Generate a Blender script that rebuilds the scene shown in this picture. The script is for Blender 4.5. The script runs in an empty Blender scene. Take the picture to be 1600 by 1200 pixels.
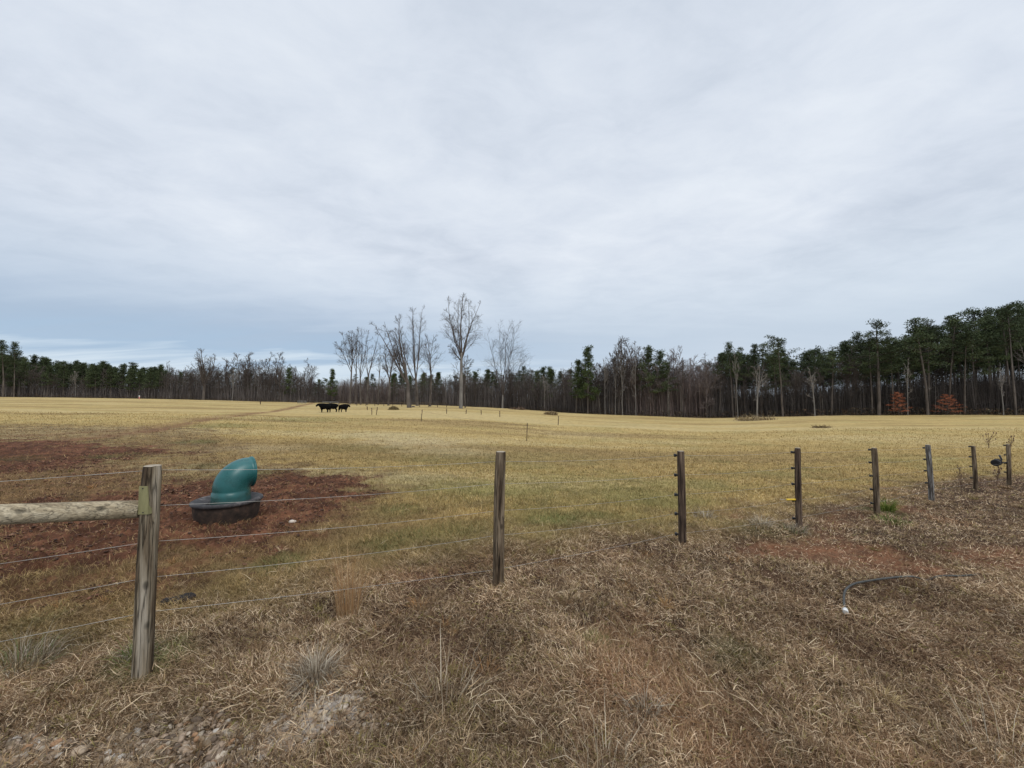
import bpy, math, random
import numpy as np
from mathutils import Vector, Matrix, Euler

PI = math.pi
scene = bpy.context.scene
COL = scene.collection

# ------------------------------------------------------------------ camera
F = 620.0 / 1600.0            # focal length / image width
PITCH = math.radians(2.68)
CAM_H = 1.6
cam_d = bpy.data.cameras.new('camera')
cam_d.sensor_width = 36.0
cam_d.lens = 36.0 * F
cam_d.clip_start = 0.05
cam_d.clip_end = 5000
cam = bpy.data.objects.new('camera', cam_d)
COL.objects.link(cam)
cam.location = (0, 0, CAM_H)
cam.rotation_euler = (PI / 2 + PITCH, 0, 0)
scene.camera = cam
scene.view_settings.view_transform = 'Standard'
scene.view_settings.look = 'None'
scene.view_settings.exposure = 0.04
scene.view_settings.gamma = 1.0
scene.cycles.max_bounces = 5
scene.cycles.diffuse_bounces = 3
scene.cycles.transparent_max_bounces = 4

# ------------------------------------------------------------------ world
SUN_EL, SUN_AZ = math.radians(52), math.radians(150)     # behind the camera, to the right


def nn(nt, typ, **kw):
    n = nt.nodes.new(typ)
    for k, v in kw.items():
        setattr(n, k, v)
    return n


def ramp(nt, stops, src=None, interp='LINEAR'):
    r = nt.nodes.new('ShaderNodeValToRGB')
    r.color_ramp.interpolation = interp
    el = r.color_ramp.elements
    while len(el) < len(stops):
        el.new(0.5)
    for e, (p, c) in zip(el, stops):
        e.position = p
        e.color = (c, c, c, 1) if isinstance(c, (int, float)) else (*c, 1)
    if src is not None:
        nt.links.new(src, r.inputs[0])
    return r


def math_n(nt, op, a, b=None, clamp=False):
    m = nt.nodes.new('ShaderNodeMath')
    m.operation = op
    m.use_clamp = clamp
    for i, v in enumerate((a, b)):
        if v is None:
            continue
        if isinstance(v, (int, float)):
            m.inputs[i].default_value = v
        else:
            nt.links.new(v, m.inputs[i])
    return m.outputs[0]


def mixrgb(nt, fac, a, b, blend='MIX'):
    m = nt.nodes.new('ShaderNodeMixRGB')
    m.blend_type = blend
    for i, v in enumerate((fac, a, b)):
        sock = m.inputs[i]
        if isinstance(v, (int, float)):
            sock.default_value = v if i == 0 else (v, v, v, 1)
        elif isinstance(v, tuple):
            sock.default_value = (*v, 1)
        else:
            nt.links.new(v, sock)
    return m.outputs[0]


world = bpy.data.worlds.new('World')
scene.world = world
world.use_nodes = True
wt = world.node_tree
wt.nodes.clear()
L = wt.links
wo = nn(wt, 'ShaderNodeOutputWorld')
tc = nn(wt, 'ShaderNodeTexCoord')
sky = nn(wt, 'ShaderNodeTexSky', sky_type='NISHITA')
sky.sun_disc = False
sky.sun_elevation = SUN_EL
sky.sun_rotation = SUN_AZ
bg_sky = nn(wt, 'ShaderNodeBackground')
bg_sky.inputs['Strength'].default_value = 0.1
L.new(sky.outputs[0], bg_sky.inputs[0])
sep = nn(wt, 'ShaderNodeSeparateXYZ')
L.new(tc.outputs['Generated'], sep.inputs[0])
zc = math_n(wt, 'MAXIMUM', sep.outputs[2], 0.0)
den = math_n(wt, 'ADD', zc, 0.10)
px_ = math_n(wt, 'DIVIDE', sep.outputs[0], den)
py_ = math_n(wt, 'DIVIDE', sep.outputs[1], den)
comb = nn(wt, 'ShaderNodeCombineXYZ')
L.new(px_, comb.inputs[0])
L.new(py_, comb.inputs[1])


def cloud_noise(rot, sx, sy, scale, detail, rough, dist=0.3, off=(0, 0, 0)):
    mp = nn(wt, 'ShaderNodeMapping')
    mp.inputs['Rotation'].default_value = (0, 0, math.radians(rot))
    mp.inputs['Scale'].default_value = (sx, sy, 1)
    mp.inputs['Location'].default_value = off
    L.new(comb.outputs[0], mp.inputs[0])
    n = nn(wt, 'ShaderNodeTexNoise')
    n.inputs['Scale'].default_value = scale
    n.inputs['Detail'].default_value = detail
    n.inputs['Roughness'].default_value = rough
    n.inputs['Distortion'].default_value = dist
    L.new(mp.outputs[0], n.inputs[0])
    return n.outputs[0]


n_big = cloud_noise(8, 1.1, 0.55, 0.85, 6, 0.50, 0.5, (3.1, 1.7, 0))
n_med = cloud_noise(-24, 1.1, 1.5, 2.9, 9, 0.62, 0.35, (7.3, 2.2, 0))
r_big = ramp(wt, [(0.28, 0.0), (0.70, 1.0)], n_big)
r_med = ramp(wt, [(0.22, 0.0), (0.78, 1.0)], n_med)
cl = math_n(wt, 'ADD', math_n(wt, 'MULTIPLY', r_big.outputs[0], 0.52), math_n(wt, 'MULTIPLY', r_med.outputs[0], 0.48))
cloud = ramp(wt, [(0.10, (0.555, 0.622, 0.722)), (0.5, (0.712, 0.772, 0.862)), (0.90, (0.840, 0.890, 0.955))], cl)
# low layer: bluish band over the left horizon, pale strip right above the trees
lowmask = ramp(wt, [(0.0, 1.0), (0.15, 1.0), (0.34, 0.0)], zc)
az = math_n(wt, 'ADD', math_n(wt, 'MULTIPLY', sep.outputs[0], -1.2), 0.55, clamp=True)
band_n = cloud_noise(0, 0.35, 1.4, 1.6, 5, 0.55, 0.3, (0.4, 5.0, 0))
zband = math_n(wt, 'ADD', zc, math_n(wt, 'MULTIPLY', math_n(wt, 'SUBTRACT', band_n, 0.5), 0.16))
blue = ramp(wt, [(0.0, (0.68, 0.78, 0.87)), (0.070, (0.62, 0.73, 0.84)), (0.105, (0.385, 0.520, 0.685)), (0.175, (0.400, 0.510, 0.655)), (0.26, (0.54, 0.64, 0.76))], zband)
grey = ramp(wt, [(0.0, (0.60, 0.69, 0.80)), (0.06, (0.60, 0.69, 0.80)), (0.14, (0.56, 0.65, 0.76)), (0.26, (0.66, 0.75, 0.84))], zband)
low = mixrgb(wt, az, grey.outputs[0], blue.outputs[0])
lf = math_n(wt, 'MULTIPLY', lowmask.outputs[0], 0.93)
cloud2 = mixrgb(wt, lf, cloud.outputs[0], low)
# an overcast sky is brightest overhead
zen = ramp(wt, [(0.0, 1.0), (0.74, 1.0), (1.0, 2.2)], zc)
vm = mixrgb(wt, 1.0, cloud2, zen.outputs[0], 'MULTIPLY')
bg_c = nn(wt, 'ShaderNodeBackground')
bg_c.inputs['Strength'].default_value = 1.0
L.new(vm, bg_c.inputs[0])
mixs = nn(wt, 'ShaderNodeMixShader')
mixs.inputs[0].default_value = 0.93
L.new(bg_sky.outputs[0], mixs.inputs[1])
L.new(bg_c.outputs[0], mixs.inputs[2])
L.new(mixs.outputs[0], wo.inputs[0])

# ------------------------------------------------------------------ sun (soft, through cloud)
sd = bpy.data.lights.new('sun', 'SUN')
sd.energy = 1.5
sd.angle = math.radians(25)
sd.color = (1.0, 0.97, 0.92)
sun = bpy.data.objects.new('sun', sd)
COL.objects.link(sun)
sv = Vector((math.sin(SUN_AZ) * math.cos(SUN_EL), math.cos(SUN_AZ) * math.cos(SUN_EL), math.sin(SUN_EL)))
sun.rotation_euler = sv.to_track_quat('Z', 'Y').to_euler()

# ------------------------------------------------------------------ helpers


def tag(o, label=None, cat=None, group=None, kind=None):
    if label:
        o['label'] = label
    if cat:
        o['category'] = cat
    if group:
        o['group'] = group
    if kind:
        o['kind'] = kind
    return o


def empty(name, loc, rz=0.0, parent=None):
    o = bpy.data.objects.new(name, None)
    o.empty_display_size = 0.2
    COL.objects.link(o)
    o.location = loc
    o.rotation_euler = (0, 0, rz)
    if parent:
        o.parent = parent
    return o


def link_mesh(name, me, parent=None, loc=None):
    o = bpy.data.objects.new(name, me)
    COL.objects.link(o)
    if parent:
        o.parent = parent
    if loc is not None:
        o.location = loc
    return o


def np_mesh(name, V, tris=None, quads=None, mat=None, col=None, smooth=False):
    me = bpy.data.meshes.new(name)
    V = np.asarray(V, dtype=np.float32)
    nt_ = 0 if tris is None else len(tris)
    nq_ = 0 if quads is None else len(quads)
    me.vertices.add(len(V))
    me.vertices.foreach_set('co', V.ravel())
    loops = []
    if nt_:
        loops.append(np.asarray(tris, dtype=np.int32).ravel())
    if nq_:
        loops.append(np.asarray(quads, dtype=np.int32).ravel())
    lp = np.concatenate(loops)
    me.loops.add(len(lp))
    me.loops.foreach_set('vertex_index', lp)
    starts = np.concatenate([np.arange(nt_) * 3, nt_ * 3 + np.arange(nq_) * 4]).astype(np.int32)
    me.polygons.add(nt_ + nq_)
    me.polygons.foreach_set('loop_start', starts)
    if smooth:
        me.polygons.foreach_set('use_smooth', np.ones(nt_ + nq_, dtype=bool))
    me.update(calc_edges=True)
    if col is not None:
        a = me.color_attributes.new('tint', 'FLOAT_COLOR', 'POINT')
        c = np.ones((len(V), 4), dtype=np.float32)
        c[:, :3] = col
        a.data.foreach_set('color', c.ravel())
    if mat:
        me.materials.append(mat)
    return me


class MB:
    """collects swept tubes, boxes and lathes into one mesh"""

    def __init__(s):
        s.v, s.f, s.uvz = [], [], []

    def ring(s, c, x, y, r, n, ry=None, jit=0.0, rnd=None):
        i0 = len(s.v)
        ry = r if ry is None else ry
        for k in range(n):
            a = 2 * PI * k / n
            j = 1.0 if not jit else 1 + jit * (rnd.random() - 0.5)
            s.v.append(c + x * (math.cos(a) * r * j) + y * (math.sin(a) * ry * j))
        return i0

    def bridge(s, a, b, n):
        for k in range(n):
            k2 = (k + 1) % n
            s.f.append((a + k, a + k2, b + k2, b + k))

    def tube(s, pts, rad, n=8, cap=True, jit=0.0, rnd=None):
        pts = [Vector(p) for p in pts]
        if isinstance(rad, (int, float)):
            rad = [rad] * len(pts)
        prev = None
        x = None
        for i, p in enumerate(pts):
            d = (pts[min(i + 1, len(pts) - 1)] - pts[max(i - 1, 0)])
            if d.length < 1e-9:
                d = Vector((0, 0, 1))
            d.normalize()
            if x is None:
                x = d.orthogonal().normalized()
            x = (x - d * x.dot(d))
            if x.length < 1e-6:
                x = d.orthogonal()
            x.normalize()
            y = d.cross(x)
            r = s.ring(p, x, y, rad[i], n, jit=jit, rnd=rnd)
            if prev is not None:
                s.bridge(prev, r, n)
            elif cap:
                s.f.append(tuple(range(r + n - 1, r - 1, -1)))
            prev = r
        if cap:
            s.f.append(tuple(range(prev, prev + n)))

    def box(s, c, sx, sy, sz, M=None):
        i0 = len(s.v)
        for z in (-1, 1):
            for (a, b) in ((-1, -1), (1, -1), (1, 1), (-1, 1)):
                p = Vector((a * sx / 2, b * sy / 2, z * sz / 2))
                if M is not None:
                    p = M @ p
                s.v.append(Vector(c) + p)
        for q in ((0, 3, 2, 1), (4, 5, 6, 7), (0, 1, 5, 4), (1, 2, 6, 5), (2, 3, 7, 6), (3, 0, 4, 7)):
            s.f.append(tuple(i0 + k for k in q))

    def lathe(s, prof, n=48, wob=0.0, rnd=None, c=(0, 0, 0)):
        c = Vector(c)
        wv = [1 + wob * (rnd.random() - 0.5) if wob else 1 for _ in range(n)]
        rings = []
        for (r, z) in prof:
            i0 = len(s.v)
            for k in range(n):
                a = 2 * PI * k / n
                s.v.append(c + Vector((r * math.cos(a) * wv[k], r * math.sin(a) * wv[k], z)))
            rings.append(i0)
        for a, b in zip(rings, rings[1:]):
            s.bridge(a, b, n)

    def build(s, name, mat, parent=None, smooth=True, loc=None, bevel=0):
        me = bpy.data.meshes.new(name)
        me.from_pydata([tuple(v) for v in s.v], [], s.f)
        me.update()
        if smooth:
            me.polygons.foreach_set('use_smooth', [len(p.vertices) <= 4 for p in me.polygons])
        me.materials.append(mat)
        o = link_mesh(name, me, parent, loc)
        if bevel:
            m = o.modifiers.new('bevel', 'BEVEL')
            m.width = bevel
            m.segments = 2
            m.limit_method = 'ANGLE'
        return o


# --------------------------------------------------------------- numpy noise
_rs = np.random.RandomState(11)
LAT = _rs.rand(512, 512).astype(np.float64)


def vnoise(x, y, f, o=0):
    x = np.asarray(x) * f + 37.3 * (o + 1)
    y = np.asarray(y) * f + 91.7 * (o + 1)
    xi = np.floor(x).astype(np.int64)
    yi = np.floor(y).astype(np.int64)
    u = x - xi
    v = y - yi
    u = u * u * (3 - 2 * u)
    v = v * v * (3 - 2 * v)
    a = LAT[xi % 512, yi % 512]
    b = LAT[(xi + 1) % 512, yi % 512]
    c = LAT[xi % 512, (yi + 1) % 512]
    d = LAT[(xi + 1) % 512, (yi + 1) % 512]
    return (a * (1 - u) + b * u) * (1 - v) + (c * (1 - u) + d * u) * v


def fbm(x, y, f, octs=4, o=0, g=0.5):
    t = 0
    a = 1.0
    n = 0
    xr, yr = np.asarray(x), np.asarray(y)
    for k in range(octs):
        t = t + a * vnoise(xr, yr, f, o + k)
        n += a
        a *= g
        f *= 2.03
        xr, yr = xr * 0.8 - yr * 0.6, xr * 0.6 + yr * 0.8
    return t / n


def sstep(a, b, x):
    t = np.clip((x - a) / (b - a), 0, 1)
    return t * t * (3 - 2 * t)


# ------------------------------------------------------------------ terrain
T_PX = [-700, 0, 250, 500, 700, 900, 1100, 1300, 1600, 2300]
T_D = [1, 5, 12, 26, 60, 100, 150, 200, 400]
T_Z = [
    [0, -.1, -.1, .1, .9, 2.2, 3.5, 5.0, 6.5],
    [0, -.1, -.12, .1, .9, 2.1, 3.4, 4.6, 6],
    [0, -.1, -.15, 0, .6, 1.6, 2.6, 3.5, 5],
    [0, -.1, -.3, -.35, 0, .55, 1.0, 1.5, 2],
    [0, -.05, -.4, -.7, -.05, .50, .2, .2, 1],
    [0, 0, -.5, -1.1, -1.3, -1.5, -2.4, -2.8, -2],
    [0, -.05, -.5, -1.2, -2.1, -2.85, -3.0, -3, -2],
    [0, -.2, -.6, -1.1, -1.5, -1.45, -1.5, -1.5, -1.5],
    [0, -.25, -.7, -1.1, -1.35, -1.0, -1, -1, -1],
    [0, -.25, -.7, -1.1, -1.2, -1.0, -1, -1, -1]]
_gs = np.linspace(-1500 / 620, 1500 / 620, 160)
_gl = np.linspace(0, math.log(400), 120)
_tab = np.array([np.interp(_gl, np.log(T_D), r) for r in T_Z])
_tab = np.array([np.interp(_gs, (np.array(T_PX) - 800) / 620.0, _tab[:, j]) for j in range(len(_gl))]).T
for _ in range(14):
    p = np.pad(_tab, 1, mode='edge')
    _tab = (p[:-2, 1:-1] + p[2:, 1:-1] + p[1:-1, :-2] + p[1:-1, 2:] + 4 * p[1:-1, 1:-1]) / 8


def zt(x, y):
    x = np.asarray(x, dtype=np.float64)
    y = np.asarray(y, dtype=np.float64)
    yy = np.maximum(y, 1.0)
    s = np.clip(x / yy, _gs[0], _gs[-1])
    l = np.clip(np.log(yy), 0, _gl[-1])
    fi = (s - _gs[0]) / (_gs[1] - _gs[0])
    fj = l / (_gl[1] - _gl[0])
    i = np.clip(fi.astype(int), 0, len(_gs) - 2)
    j = np.clip(fj.astype(int), 0, len(_gl) - 2)
    u = fi - i
    v = fj - j
    return ((_tab[i, j] * (1 - u) + _tab[i + 1, j] * u) * (1 - v) + (_tab[i, j + 1] * (1 - u) + _tab[i + 1, j + 1] * u) * v)


CP, SP = math.cos(PITCH), math.sin(PITCH)


def ray(px, py):
    u = (px - 800) / 620.0
    w = -(py - 600) / 620.0
    return Vector((u, CP - SP * w, SP + CP * w))


def gp(px, py):
    """ground point seen at photo pixel (px, py)"""
    r = ray(px, py)
    t = 0.5
    while t < 900:
        p = r * t
        if CAM_H + p.z < float(zt(p.x, p.y)):
            lo, hi = t / 1.03, t
            for _ in range(25):
                m = (lo + hi) / 2
                q = r * m
                if CAM_H + q.z < float(zt(q.x, q.y)):
                    hi = m
                else:
                    lo = m
            q = r * hi
            return Vector((q.x, q.y, float(zt(q.x, q.y))))
        t *= 1.03
    return Vector((r.x * 300, r.y * 300, 0))


def at_depth(px, py, y):
    """the point at distance y along the view axis seen at photo pixel (px, py)"""
    r = ray(px, py)
    t = y / r.y
    return Vector((r.x * t, y, CAM_H + r.z * t))


def poly_sd(x, y, poly):
    """signed distance in metres, negative inside"""
    P = np.array(poly)
    d = np.full(np.shape(x), 1e9)
    ins = np.zeros(np.shape(x), bool)
    for (ax, ay), (bx, by) in zip(P, np.roll(P, -1, axis=0)):
        ex, ey = bx - ax, by - ay
        wx, wy = x - ax, y - ay
        t = np.clip((wx * ex + wy * ey) / (ex * ex + ey * ey + 1e-12), 0, 1)
        d = np.minimum(d, np.hypot(wx - ex * t, wy - ey * t))
        c = ((ay > y) != (by > y)) & (x < (bx - ax) * (y - ay) / (by - ay + 1e-12) + ax)
        ins ^= c
    return np.where(ins, -d, d)


def line_d(x, y, pts):
    d = np.full(np.shape(x), 1e9)
    for (ax, ay), (bx, by) in zip(pts, pts[1:]):
        ex, ey = bx - ax, by - ay
        wx, wy = x - ax, y - ay
        t = np.clip((wx * ex + wy * ey) / (ex * ex + ey * ey + 1e-12), 0, 1)
        d = np.minimum(d, np.hypot(wx - ex * t, wy - ey * t))
    return d


def G(*pts):
    return [tuple(gp(*p)[:2]) for p in pts]


MUD = [G((-160, 800), (0, 785), (60, 775), (230, 762), (330, 745), (450, 736), (545, 742), (590, 758), (600, 785), (560, 812),
         (520, 838), (430, 868), (300, 888), (200, 900), (100, 915), (-160, 930)),
       G((-200, 860), (60, 850), (230, 860), (330, 880), (370, 905), (260, 950), (100, 972), (-200, 990)),
       G((-200, 700), (0, 700), (150, 715), (260, 735), (260, 775), (60, 800), (-200, 810)),
       G((-160, 694), (60, 686), (180, 692), (265, 702), (250, 712), (150, 726), (60, 736), (-160, 748))]
WORN = G((-200, 662), (0, 662), (180, 664), (330, 668), (400, 700), (430, 722), (560, 728), (650, 770), (640, 840), (540, 905), (420, 935), (200, 1000), (-200, 1030))
TRACK1 = G((-100, 700), (60, 692), (160, 682), (240, 672), (320, 656), (400, 646), (440, 641), (470, 634), (492, 629))
TRACK2 = G((-100, 684), (60, 680), (180, 672), (260, 664), (330, 651), (400, 645))
RED = [G((1140, 846), (1250, 845), (1330, 850), (1420, 866), (1500, 884), (1570, 905), (1450, 908), (1330, 896), (1250, 878), (1165, 862)),
       G((1440, 850), (1540, 850), (1760, 862), (1800, 915), (1600, 905), (1500, 878)),
       G((1125, 800), (1150, 794), (1172, 800), (1165, 812), (1135, 812)),
       G((1360, 790), (1400, 788), (1450, 800), (1400, 806)),
       G((1240, 838), (1290, 805), (1330, 800), (1330, 830), (1290, 850))]
GRAVEL = [G((-60, 1120), (150, 1130), (280, 1150), (400, 1160), (430, 1130), (470, 1100), (540, 1078), (580, 1090), (560, 1120), (500, 1150), (450, 1185), (430, 1230), (-60, 1230))]
LIGHTG = G((410, 1165), (430, 1130), (470, 1100), (530, 1072), (575, 1085), (560, 1112), (500, 1135), (450, 1165))
FRONT = G((-300, 1010), (0, 985), (220, 955), (330, 930), (420, 915), (520, 880), (640, 872), (760, 850), (900, 818), (1050, 824), (1200, 795), (1350, 772), (1450, 748), (1640, 735), (1900, 735)) + [(12, 3), (12, -3), (-12, -3), (-12, 1)]
GREENS = [(310, 690, .9, .7), (620, 795, .55, .6), (600, 855, .38, .6), (640, 840, .4, .6), (440, 882, .25, .7), (870, 812, .45, .7), (930, 805, .35, .45), (820, 780, 1.2, .2),
          (720, 770, 1.4, .3), (700, 830, .5, .5), (960, 780, 1.2, .15), (480, 655, 5, .5), (360, 665, 3, .4), (1385, 800, .35, 1.0), (1390, 785, .3, .8),
          (1240, 828, .25, .5), (1180, 825, .5, .3), (180, 712, .8, .6), (20, 718, 1.0, .3), (700, 720, 3, .25), (560, 700, 2, .25), (60, 975, .2, .35), (1130, 722, .5, .6), (1270, 735, .7, .5), (1380, 720, 1.0, .35), (1140, 1020, .2, .4), (930, 1000, .1, .5), (230, 1040, .2, .6), (20, 1030, .35, .4), (400, 740, .8, .5), (320, 728, .6, .5)]
GREENW = [(*gp(a, b)[:2], r, w) for a, b, r, w in GREENS]
PALE = [(*gp(a, b)[:2], r, w) for a, b, r, w in [(650, 690, 3.0, .9), (600, 680, 3.0, .6), (700, 705, 2, .5), (400, 700, 1.6, .5), (900, 680, 4, .3), (1000, 665, 6, .3), (640, 745, .8, .4)]]
DARKS = [(*gp(a, b)[:2], r, w) for a, b, r, w in [(640, 1005, .3, .8), (700, 1020, .35, .7), (590, 1000, .2, .7), (650, 940, .3, .5), (740, 960, .25, .4), (870, 880, .35, .5), (950, 860, .5, .4), (1300, 960, .4, .4), (1500, 985, .4, .6),
                                                (1430, 1080, .3, .5), (1180, 1080, .25, .5), (1400, 800, .3, .8), (1100, 830, .3, .4), (1560, 1000, .4, .5), (60, 1040, .3, .6), (1050, 1000, .2, .4), (1350, 1010, .5, .7), (1450, 1020, .5, .7), (1560, 1060, .4, .6), (1250, 940, .4, .4), (840, 1130, .15, .4), (1120, 1150, .15, .5), (350, 1010, .15, .4), (560, 1120, .12, .5), (720, 905, .4, .4), (1420, 940, .3, .4), (1500, 1120, .2, .5)]]
RUT = G((0, 1075), (150, 1052), (300, 1045), (420, 1040))
WHEEL = G((560, 985), (640, 1010), (760, 1045), (900, 1085), (1000, 1130))


def zones(x, y):
    w1 = (fbm(x, y, 1.6, 3, 20) - 0.5) * 1.3 + (fbm(x, y, 6.0, 2, 30) - 0.5) * 0.5
    y_ = np.maximum(y, 0.5)
    sc = np.clip(y_ / 6.0, 0.35, 3.0)
    Z = {}
    Z['mud'] = np.zeros_like(x)
    for k, p in enumerate(MUD):
        Z['mud'] = np.maximum(Z['mud'], (0.85 if k == 1 else 0.55 if k == 2 else 1.0) * sstep(0.5, -0.6, poly_sd(x, y, p) + w1 * sc * 1.2))
    Z['worn'] = sstep(1.3, -1.6, poly_sd(x, y, WORN) + w1 * 1.3 * sc)
    d1 = line_d(x, y, TRACK1) + np.abs(w1) * 0.7 * sc - 0.3
    d2 = line_d(x, y, TRACK2) + np.abs(w1) * 0.7 * sc - 0.2
    Z['track'] = np.maximum(sstep(1.5, 0.0, d1), 0.6 * sstep(1.7, 0.0, d2)) * np.clip(0.95 + w1 * .8, 0, 1)
    Z['red'] = np.zeros_like(x)
    for k, p in enumerate(RED):
        Z['red'] = np.maximum(Z['red'], sstep(0.30, -0.30, poly_sd(x, y, p) + w1 * 0.55) * (1 if k < 1 else .8))
    Z['gravel'] = sstep(0.18, -0.12, poly_sd(x, y, GRAVEL[0]) + w1 * 0.30)
    Z['lightg'] = sstep(0.05, -0.06, poly_sd(x, y, LIGHTG) + w1 * 0.12)
    Z['front'] = sstep(0.9, -0.9, poly_sd(x, y, FRONT) + w1 * 0.8 * np.clip(sc, .5, 2))
    g = np.zeros_like(x)
    for (gx, gy, r, w) in GREENW:
        g = np.maximum(g, w * sstep(1.5, 0.2, np.hypot(x - gx, (y - gy)) / r + w1 * 0.8))
    Z['green'] = g
    g = np.zeros_like(x)
    for (gx, gy, r, w) in PALE:
        g = np.maximum(g, w * sstep(1.6, 0.2, np.hypot(x - gx, (y - gy)) / r + w1 * 0.8))
    Z['pale'] = g
    g = np.zeros_like(x)
    for (gx, gy, r, w) in DARKS:
        g = np.maximum(g, w * sstep(1.5, 0.2, np.hypot(x - gx, (y - gy)) / r + w1 * 0.8))
    g = np.maximum(g, 0.6 * sstep(0.22, 0.05, line_d(x, y, WHEEL) + np.abs(w1) * .2))
    Z['dark'] = g
    return Z


def micro(x, y, Z):
    """small relief of the ground"""
    near = sstep(40, 12, y)
    h = (fbm(x, y, 1.3, 3, 50) - 0.5) * 0.10 * near
    h = h + (fbm(x, y, 7.0, 3, 60) - 0.5) * 0.045 * near
    clod = np.abs(fbm(x, y, 8.0, 3, 70, 0.6) - 0.5)
    h = h + Z['mud'] * (clod * 0.22 - 0.02) * sstep(30, 10, y)
    h = h + (fbm(x, y, .12, 3, 80) - 0.5) * 0.25 * sstep(8, 30, y)
    h = h - 0.03 * Z['red'] - 0.04 * Z['track'] - 0.03 * Z['dark'] * near
    return h


def zg(x, y):
    x = np.atleast_1d(np.asarray(x, float))
    y = np.atleast_1d(np.asarray(y, float))
    return zt(x, y) + micro(x, y, zones(x, y))


def lerp(a, b, t):
    return a * (1 - t[:, None]) + np.asarray(b)[None, :] * t[:, None]


TREELINE = [(-900, 210), (-300, 200), (0, 190), (250, 195), (400, 190), (500, 200), (700, 190), (800, 180), (870, 152), (900, 138), (1000, 124), (1100, 114), (1130, 112), (1200, 105),
            (1300, 98), (1450, 92), (1600, 88), (1800, 84), (2300, 84)]
TLX = np.array([(p - 800) / 620.0 for p, _ in TREELINE])
TLD = np.array([d for _, d in TREELINE], float)


def line_depth(px):
    return float(np.interp((px - 800) / 620.0, TLX, TLD))


C_FIELD = np.array((0.315, 0.225, 0.085))


def ground_color(x, y, Z):
    n = len(x)
    n1 = fbm(x, y, 0.35, 4, 100)
    n2 = fbm(x, y, 3.0, 3, 110)
    n3 = fbm(x * 0.5, y * 2.2, 0.10, 4, 120)
    c = np.tile(C_FIELD, (n, 1))
    far = sstep(12, 40, y)
    c = lerp(c, (0.400, 0.300, 0.122), far * 0.8)
    c = lerp(c, (0.250, 0.220, 0.085), np.clip((n1 - 0.50) * 3, 0, 0.65) * (1 - 0.4 * far))
    c = lerp(c, (0.420, 0.335, 0.165), np.clip((n3 - 0.52) * 4, 0, 0.6))
    c = lerp(c, (0.235, 0.165, 0.070), np.clip((0.47 - n3) * 4.5, 0, 0.8))
    ndark = np.clip((0.44 - n2) * 3, 0, 0.5) * sstep(30, 8, y)
    c = lerp(c, (0.10, 0.075, 0.04), ndark)
    c = lerp(c, (0.42, 0.35, 0.20), Z['pale'] * .7)
    c = lerp(c, (0.105, 0.070, 0.040), Z['worn'] * np.clip(0.35 + (n2 - 0.3) * 1.6, 0, 0.95) * 0.85)
    c = lerp(c, (0.150, 0.075, 0.040), Z['track'] * 0.85)
    mudc = lerp(np.tile((0.062, 0.028, 0.016), (n, 1)), (0.155, 0.070, 0.038), np.clip((fbm(x, y, 5, 3, 130) - 0.35) * 2.4, 0, 1))
    c = c * (1 - Z['mud'][:, None]) + mudc * Z['mud'][:, None]
    fr = lerp(np.tile((0.045, 0.027, 0.017), (n, 1)), (0.095, 0.060, 0.037), np.clip((n2 - 0.3) * 2, 0, 1))
    fr = lerp(fr, (0.12, 0.065, 0.040), np.clip((fbm(x, y, 1.1, 3, 140) - 0.58) * 4, 0, 0.45))
    c = c * (1 - Z['front'][:, None]) + fr * Z['front'][:, None]
    c = lerp(c, (0.215, 0.098, 0.050), Z['red'] * (.4 + .5 * np.clip((fbm(x * .6 + y * .3, y * 1.6 - x * .5, 4.0, 3, 160) - .3) * 2.2, 0, 1)))
    c = lerp(c, (0.060, 0.095, 0.028), Z['green'] * 0.6)
    c = lerp(c, (0.055, 0.027, 0.017), Z['dark'] * 0.7)
    c = lerp(c, (0.120, 0.085, 0.055), Z['gravel'] * 0.8)
    # forest floor
    dl = np.interp(x / np.maximum(y, 1), TLX, TLD)
    fl = sstep(-2.5, 1.5, y - dl + (n1 - .5) * 5)
    fc = lerp(np.tile((0.075, 0.05, 0.035), (n, 1)), (0.13, 0.075, 0.045), n1)
    c = c * (1 - fl[:, None]) + fc * fl[:, None]
    c = c * np.array([1.01, .99, 1.0])
    return np.clip(c, 0.005, 1)


# ------------------------------------------------------------------ materials
def material(name, rough=0.9, spec=0.2):
    m = bpy.data.materials.new(name)
    m.use_nodes = True
    b = m.node_tree.nodes['Principled BSDF']
    b.inputs['Roughness'].default_value = rough
    b.inputs['Specular IOR Level'].default_value = spec
    return m, m.node_tree, b


def noise_tex(nt, scale, detail=4, rough=0.55, coord='Object', stretch=None, rand=False):
    t = nn(nt, 'ShaderNodeTexCoord')
    src = t.outputs[coord]
    if rand:
        oi = nn(nt, 'ShaderNodeObjectInfo')
        va = nn(nt, 'ShaderNodeVectorMath', operation='MULTIPLY_ADD')
        cb = nn(nt, 'ShaderNodeCombineXYZ')
        for k in range(3):
            nt.links.new(oi.outputs['Random'], cb.inputs[k])
        nt.links.new(cb.outputs[0], va.inputs[0])
        va.inputs[1].default_value = (17, 23, 31)
        nt.links.new(src, va.inputs[2])
        src = va.outputs[0]
    if stretch:
        mp = nn(nt, 'ShaderNodeMapping')
        mp.inputs['Scale'].default_value = stretch
        nt.links.new(src, mp.inputs[0])
        src = mp.outputs[0]
    n = nn(nt, 'ShaderNodeTexNoise')
    n.inputs['Scale'].default_value = scale
    n.inputs['Detail'].default_value = detail
    n.inputs['Roughness'].default_value = rough
    nt.links.new(src, n.inputs[0])
    return n.outputs[0]


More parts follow.
